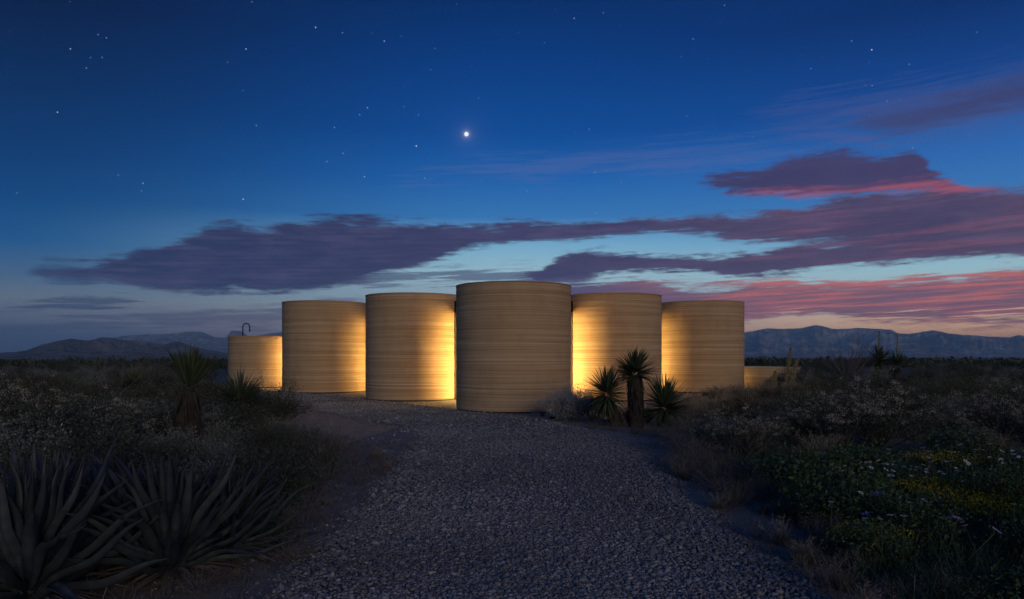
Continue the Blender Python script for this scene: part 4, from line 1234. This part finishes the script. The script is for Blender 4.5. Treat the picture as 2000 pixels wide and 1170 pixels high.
for px, d, s, k in ((490, 7.0, 0.75, 'greenbush'), (525, 7.6, 0.9, 'greenbush'), (545, 8.4, 0.8, 'dark'), (500, 8.0, 0.6, 'dark'), (470, 7.6, 0.7, 'creosote'), (560, 7.2, 0.55, 'brown'), (590, 7.8, 0.6, 'brown'), (535, 6.6, 0.6, 'greenbush'), (575, 6.2, 0.5, 'brown'), (610, 9.4, 0.7, 'brown'), (590, 10.2, 0.8, 'creosote'), (540, 11.4, 0.8, 'creosote'), (500, 12.4, 0.85, 'dark'), (450, 12.0, 0.8, 'sage'), (430, 10.6, 0.7, 'sage'), (470, 9.4, 0.7, 'dark'), (400, 9.0, 0.7, 'sage'), (360, 9.4, 0.7, 'dark'), (640, 13.0, 0.6, 'sage'), (590, 13.6, 0.7, 'sage'), (545, 14.8, 0.7, 'sage'), (645, 11.0, 0.6, 'greenbush'),
                    (130, 12.4, 1.35, 'dark'), (40, 15.0, 1.35, 'creosote'), (180, 19.0, 1.3, 'dark'), (300, 21.5, 1.15, 'dark'), (110, 22.0, 1.4, 'creosote'), (350, 18.5, 0.9, 'sage'), (390, 19.5, 0.9, 'creosote'),
                    (1560, 16.5, 0.8, 'sage'), (1660, 17.0, 1.0, 'sage'), (1740, 18.5, 1.1, 'dark'), (1800, 17.2, 1.0, 'creosote'), (1880, 18.0, 1.2, 'sage'), (1960, 18.8, 1.25, 'dark'), (1700, 21.0, 1.1, 'sage'), (1790, 22.5, 1.2, 'dark'), (1600, 19.5, 0.8, 'creosote'), (1930, 23.0, 1.2, 'creosote'), (1560, 30.4, 1.5, 'sage'), (1540, 31.6, 1.25, 'sage'), (1552, 31.5, 1.5, 'sage'), (1530, 32.2, 1.2, 'sage'), (1575, 31.0, 1.6, 'creosote'), (1225, 18.6, 0.55, 'dark'), (1268, 18.7, 0.6, 'sage'), (1320, 17.6, 0.6, 'sage'), (1180, 18.0, 0.5, 'creosote')):
    dup(k, px, d, s)
# pale topped bushes
for px, d, s in ((1568, 13.6, 0.85), (1715, 13.6, 1.25), (1430, 12.4, 0.85), (1500, 13.4, 0.6), (1388, 13.4, 0.55), (1850, 14.6, 0.75), (1960, 14.8, 1.05), (2040, 13.6, 0.9), (1905, 12.8, 0.5)):
    dup('flower', px, d, s)
for px, d, s in ((70, 12.0, 1.2), (190, 12.4, 1.0), (0, 13.6, 1.2), (240, 13.0, 0.8), (300, 15.0, 0.8)):
    dup('flower', px, d, s, 'dark bush topped with pale seed heads in the scrub left of the drive', 'pale topped bushes left of the drive')
# dry brush along both edges of the drive
for px, d, s in ((600, 13.4, 1.0), (690, 11.6, 0.85), (580, 11.2, 1.0), (640, 10.2, 0.8), (560, 12.6, 1.0), (545, 14.6, 0.9), (700, 9.8, 0.5), (525, 10.4, 0.9), (570, 9.0, 0.7), (515, 8.4, 0.7), (620, 8.6, 0.5), (750, 11.4, 0.45), (745, 10.6, 0.3),
                 (1330, 13.0, 0.8), (1350, 12.0, 0.9), (1310, 15.0, 0.8), (1280, 15.6, 0.6), (1240, 16.2, 0.5), (1200, 16.8, 0.5), (1340, 10.6, 0.7), (1370, 11.2, 0.9), (1400, 9.8, 0.8), (1430, 10.6, 0.8), (1420, 8.6, 0.6), (1480, 8.8, 0.6), (1160, 17.4, 0.45), (1500, 9.6, 0.7), (1550, 7.8, 0.5), (1590, 6.9, 0.45)):
    dup('brown', px, d, s)
rs = random.Random(33)
for q in range(46):                      # dry twigs and tufts on the sandy verge by the meadow
    d = rs.uniform(4.6, 12.0); x = rs.uniform(2.25, 2.75 + 0.06 * d)
    dup(('brown', 'brown', 'straw', 'grey')[q % 4], 1000 + F * x / d, d, rs.uniform(0.22, 0.55))
for q in range(16):
    d = rs.uniform(5.0, 12.0); x = rs.uniform(-2.3, -1.85)
    dup(('brown', 'straw')[q % 2], 1000 + F * x / d, d, rs.uniform(0.15, 0.4))
for px, d, s in ((655, 13.2, 0.6), (735, 12.2, 0.5), (625, 11.4, 0.7), (540, 9.6, 0.7), (395, 7.4, 0.9), (420, 7.8, 0.8), (365, 7.6, 0.9), (330, 7.9, 0.85), (100, 7.6, 0.8), (60, 8.0, 0.7), (250, 15.0, 0.9), (290, 14.4, 0.9), (225, 18.0, 1.0), (320, 20.0, 1.0), (200, 21.0, 1.0)):
    dup('straw', px, d, s)

# random scrub over the flats on both sides
def keep_clear(x, d):
    q = x / d
    if inside_any(np.array(x), np.array(d), 1.2): return False
    if d < 60 and -0.315 < q < 0.30: return False
    if d < 40 and 0 < q < 0.385 and d > 24: return False
    if q < 0 and d > 22 and q > -0.43 - 0.004 * max(0, 40 - d) * 0: return q < -0.40
    return True
def scatter(key, n, dmin, dmax, smin, smax, seed, side=0):
    r = random.Random(seed)
    c = 0; tries = 0
    while c < n and tries < 6000:
        tries += 1
        d = dmin * (dmax / dmin) ** r.random()
        px = r.uniform(-60, 2060) if key != 'greenbush' else r.uniform(-60, 2500)
        if side < 0 and px > 1000 or side > 0 and px < 1000: continue
        x = (px - 1000) / F * d
        if not keep_clear(x, d) or (key == 'greenbush' and x > 0 and x < 2.5 + 0.07 * d): continue
        s = r.uniform(smin, smax)
        o = copy_tree(P[key], (x, d, gh(x, d) - 0.01), r.uniform(0, 6.28), (s * r.uniform(.85, 1.2), s * r.uniform(.85, 1.2), s))
        zone(o, key, x, d, s > 0.5 * (smin + smax)); c += 1
scatter('creosote', 95, 16, 85, 0.75, 1.35, 1)
scatter('dark', 90, 16, 85, 0.75, 1.30, 2)
scatter('sage', 105, 14, 70, 0.7, 1.2, 3)
scatter('brown', 45, 14, 60, 0.8, 1.4, 4)
scatter('straw', 70, 12, 55, 0.7, 1.2, 5)
scatter('grey', 60, 11, 50, 0.8, 1.2, 6)
scatter('sotol', 14, 22, 60, 0.7, 1.1, 7)
scatter('greenbush', 66, 4.3, 11.5, 0.45, 1.6, 8, 1)
scatter('greenbush', 26, 6.5, 12.0, 0.6, 1.1, 9, -1)

# far scrub: reads as one dark mass
def build_far_scrub():
    r = np.random.default_rng(77)
    b = Batch()
    N = 2600
    d = 80 * (900 / 80) ** r.random(N)
    q = r.uniform(-0.78, 0.78, N)
    x = q * d
    z = ground_h(x, d)
    for i in range(N):
        n = 26 if d[i] < 260 else 10
        w = r.uniform(0.7, 1.8) * (1 if d[i] < 260 else 1.8); h = r.uniform(0.6, 1.5)
        u = unit(r.normal(0, 1, (n, 3))); u[:, 2] = np.abs(u[:, 2])
        pos = np.array([x[i], d[i], z[i]]) + u * np.array([w, w, h * 0.8]) * r.uniform(0.5, 1, (n, 1))
        leaves(b, pos, (0.55 if d[i] < 260 else 1.1) * r.uniform(0.6, 1.2, n), 1.5, r=r, tint=np.clip(r.normal(0.45, 0.25), 0, 1))
    tag(link('far_scrub', b.mesh('far_scrub', M['creosote'])), 'dark desert scrub covering the plain out to the mountains', 'scrub', kind='stuff')
build_far_scrub()

# low herbs and grass between the bushes
def build_undergrowth():
    r = np.random.default_rng(5)
    def field(n, dmin, dmax, pxa, pxb):
        d = np.sqrt(r.uniform(dmin ** 2, dmax ** 2, n))
        px = r.uniform(pxa, pxb, n)
        return (px - 1000) / F * d, d
    def off_path(x, y, mg):
        l = np.interp(y, EL[:200, 1], EL[:200, 0]); rr = np.interp(y, ER[:170, 1], ER[:170, 0])
        return (x < l - mg) | (x > rr + mg)
    b = Batch()
    x, y = field(100000, 4.0, 12.5, 1250, 2650)
    den = fbm(x * 0.55, y * 0.55, 3, 41)
    ok = (den + r.random(len(x)) * 0.35 > 0.52) & (x > 2.45 + 0.07 * y + (fbm(y * 0.7, y * 0, 3, 3) - 0.45) * 1.2)
    x, y, den = x[ok], y[ok], den[ok]
    n = len(x)
    base = np.stack([x, y, ground_h(x, y) - 0.01], -1)
    blades(b, base, sph_dirs(n, r, 40, 88), r.uniform(0.09, 0.32, n) * (0.6 + 1.0 * fbm(x * 0.9, y * 0.9, 3, 22)), 0.008, r.uniform(0.1, 0.5, n), 3, 'grass', r=r)
    tag(link('meadow_grass', b.mesh('meadow_grass', M['green'])), 'low green meadow grass right of the drive', 'grass', kind='stuff')
    b = Batch()
    xs = []
    for c, (dd, pp0, pp1, m) in enumerate(((4.4, 60, 800, 30000), (4.4, 1230, 1700, 34000))):
        x, y = field(m, dd, 17.0, pp0, pp1); xs.append((x, y))
    x = np.concatenate([a[0] for a in xs]); y = np.concatenate([a[1] for a in xs])
    ok = off_path(x, y, 0.02) & ((x > 0) | (y < 14.0 + 1.5 * fbm(x, y, 3, 2))) & (fbm(x * 0.8, y * 0.8, 3, 90) + r.random(len(x)) * 0.3 > 0.50)
    x, y = x[ok], y[ok]; n = len(x)
    base = np.stack([x, y, ground_h(x, y) - 0.01], -1)
    blades(b, base, sph_dirs(n, r, 15, 85), r.uniform(0.05, 0.20, n), 0.006, r.uniform(0.1, 0.6, n), 3, 'grass', r=r)
    tag(link('dry_litter', b.mesh('dry_litter', M['brown'])), 'dry brown grass litter between the bushes along the drive', 'dry grass', kind='stuff')
    # scattered small stones on the sandy margins
    b = Batch()
    x, y = field(22000, 4.3, 22.0, 200, 1750)
    ok = off_path(x, y, 0.0) & ~inside_any(x, y, 0.1)
    x, y = x[ok], y[ok]; n = len(x)
    stones(b, x, y, ground_h(x, y), 0.017 * np.exp(r.normal(0, 0.5, n)), r, OCT_V, OCT_T)
    tag(link('margin_pebbles', b.mesh('margin_pebbles', M['stone'], False)), 'small pebbles strewn over the sandy margins of the drive', 'pebbles', kind='stuff')
    # yellow carpet flowers
    b = Batch()
    for cx, cy_, rx, ry, m in ((1930, 8.0, 0.9, 0.75, 3600), (1820, 8.5, 0.6, 0.4, 1400), (1590, 8.0, 0.35, 0.4, 900), (1700, 6.3, 0.35, 0.25, 800), (1850, 10.5, 0.6, 0.4, 900), (2010, 7.2, 0.6, 0.6, 1800), (560, 8.6, 0.30, 0.35, 700), (520, 10.6, 0.3, 0.4, 500)):
        X0 = (cx - 1000) / F * cy_
        a = r.uniform(0, 6.283, m); q = np.sqrt(r.random(m)) * (0.75 + 0.5 * vnoise(np.cos(a) * 2 + cx, np.sin(a) * 2, 8))
        x = X0 + rx * q * np.cos(a); y = cy_ + ry * q * np.sin(a)
        z = ground_h(x, y) + 0.17 + 0.12 * fbm(x * 2.5, y * 2.5, 3, 12) + r.uniform(-0.05, 0.03, m)
        leaves(b, np.stack([x, y, z], -1), r.uniform(0.015, 0.03, m), 1.5, r=r, upness=0.6)
    tag(link('yellow_flower_carpet', b.mesh('yellow_flower_carpet', M['yellow'])), 'carpet of tiny yellow flowers in the meadow', 'flowers', kind='stuff')
build_undergrowth()

# wildflowers
def make_flower(label, petals, size, mat, name, group, loc, h):
    t = thing(name, label, 'flower', loc, 0, group)
    b = Batch()
    tube(b, [(0, 0, -0.02), (0.01, 0, h * 0.5), (0, 0, h)], 0.003, 4)
    link('stem', b.mesh('stem', M['green']), t)
    b = Batch()
    n = petals
    a = np.arange(n) / n * 6.283
    d = np.stack([np.cos(a), np.sin(a), np.full(n, 0.28)], -1)
    blades(b, np.tile([0, 0, h], (n, 1)) + d * 0.003, d, size, size * 0.62, 0.12, 3, 'lance', 0.2)
    link('petals', b.mesh('petals', M[mat]), t)
    b = Batch(); tube(b, [(0, 0, h - 0.004), (0, 0, h + 0.004), (0, 0, h + 0.008)], [0.006, 0.008, 0.003], 7)
    link('centre', b.mesh('centre', M['yellow']), t)
    return t
wf = make_flower('small white wildflower in the green meadow right of the drive', 6, 0.027, 'white', 'white_wildflower', 'white wildflowers in the meadow', at(1700, 8.0), 0.43)
r = random.Random(4)
k = 0
WC = [(1690, 8.6, 60, 0.35), (1640, 7.6, 40, 0.25), (1770, 8.8, 70, 0.4), (1840, 9.3, 80, 0.5), (1930, 9.6, 90, 0.5), (1990, 9.4, 60, 0.4), (1730, 9.6, 80, 0.4), (1900, 10.6, 90, 0.3), (1860, 8.8, 60, 0.3)]
while k < 130:
    cx, cd, sx_, sd_ = WC[r.randrange(len(WC))]
    px, d = r.gauss(cx, sx_ * 0.6), r.gauss(cd, sd_)
    if px < 1560 or px > 2040 or d < 5: continue
    o = copy_tree(wf, at(px, d), r.uniform(0, 6.28), r.uniform(0.75, 1.25)); k += 1
    o.rotation_euler[0] = r.gauss(0, 0.3); o.rotation_euler[1] = r.gauss(0, 0.3)
for px, d in ((1690, 5.9), (1720, 5.7), (1740, 5.8), (1625, 6.2), (1780, 6.6), (1765, 5.75), (1980, 6.2)):
    copy_tree(wf, at(px, d), r.uniform(0, 6.28), r.uniform(0.9, 1.2))
pf = make_flower('purple wildflower with broad petals in the green meadow', 7, 0.036, 'purple', 'purple_wildflower', 'purple wildflowers in the meadow', at(1612, 8.9), 0.43)
for px, d in ((1598, 9.6), (1638, 9.3), (1820, 9.6), (1752, 6.7), (1835, 5.75), (1850, 5.6), (1876, 5.9), (1930, 5.7), (1740, 5.65), (1992, 10.6), (1730, 10.0), (1760, 6.9)):
    o = copy_tree(pf, at(px, d), r.uniform(0, 6.28), r.uniform(0.9, 1.3))
    o.rotation_euler[0] = r.gauss(0, 0.3)
# @@P1

# ------------------------------------------------------------------ haze
def build_haze():
    m, t = new_mat('evening haze')
    v = t.n('ShaderNodeVolumePrincipled')
    v.inputs['Color'].default_value = (0.46, 0.78, 1.0, 1)
    v.inputs['Density'].default_value = 1.25e-4
    v.inputs['Anisotropy'].default_value = 0.0
    o = t.n('ShaderNodeOutputMaterial'); t.put(o.inputs['Volume'], v.outputs[0])
    b = Batch(); box(b, -17500, 17500, -17500, 17500, -12.0, 362.0)
    tag(link('haze', b.mesh('haze', m, False)), 'thin blue evening haze over the desert plain', 'haze', kind='stuff')
build_haze()
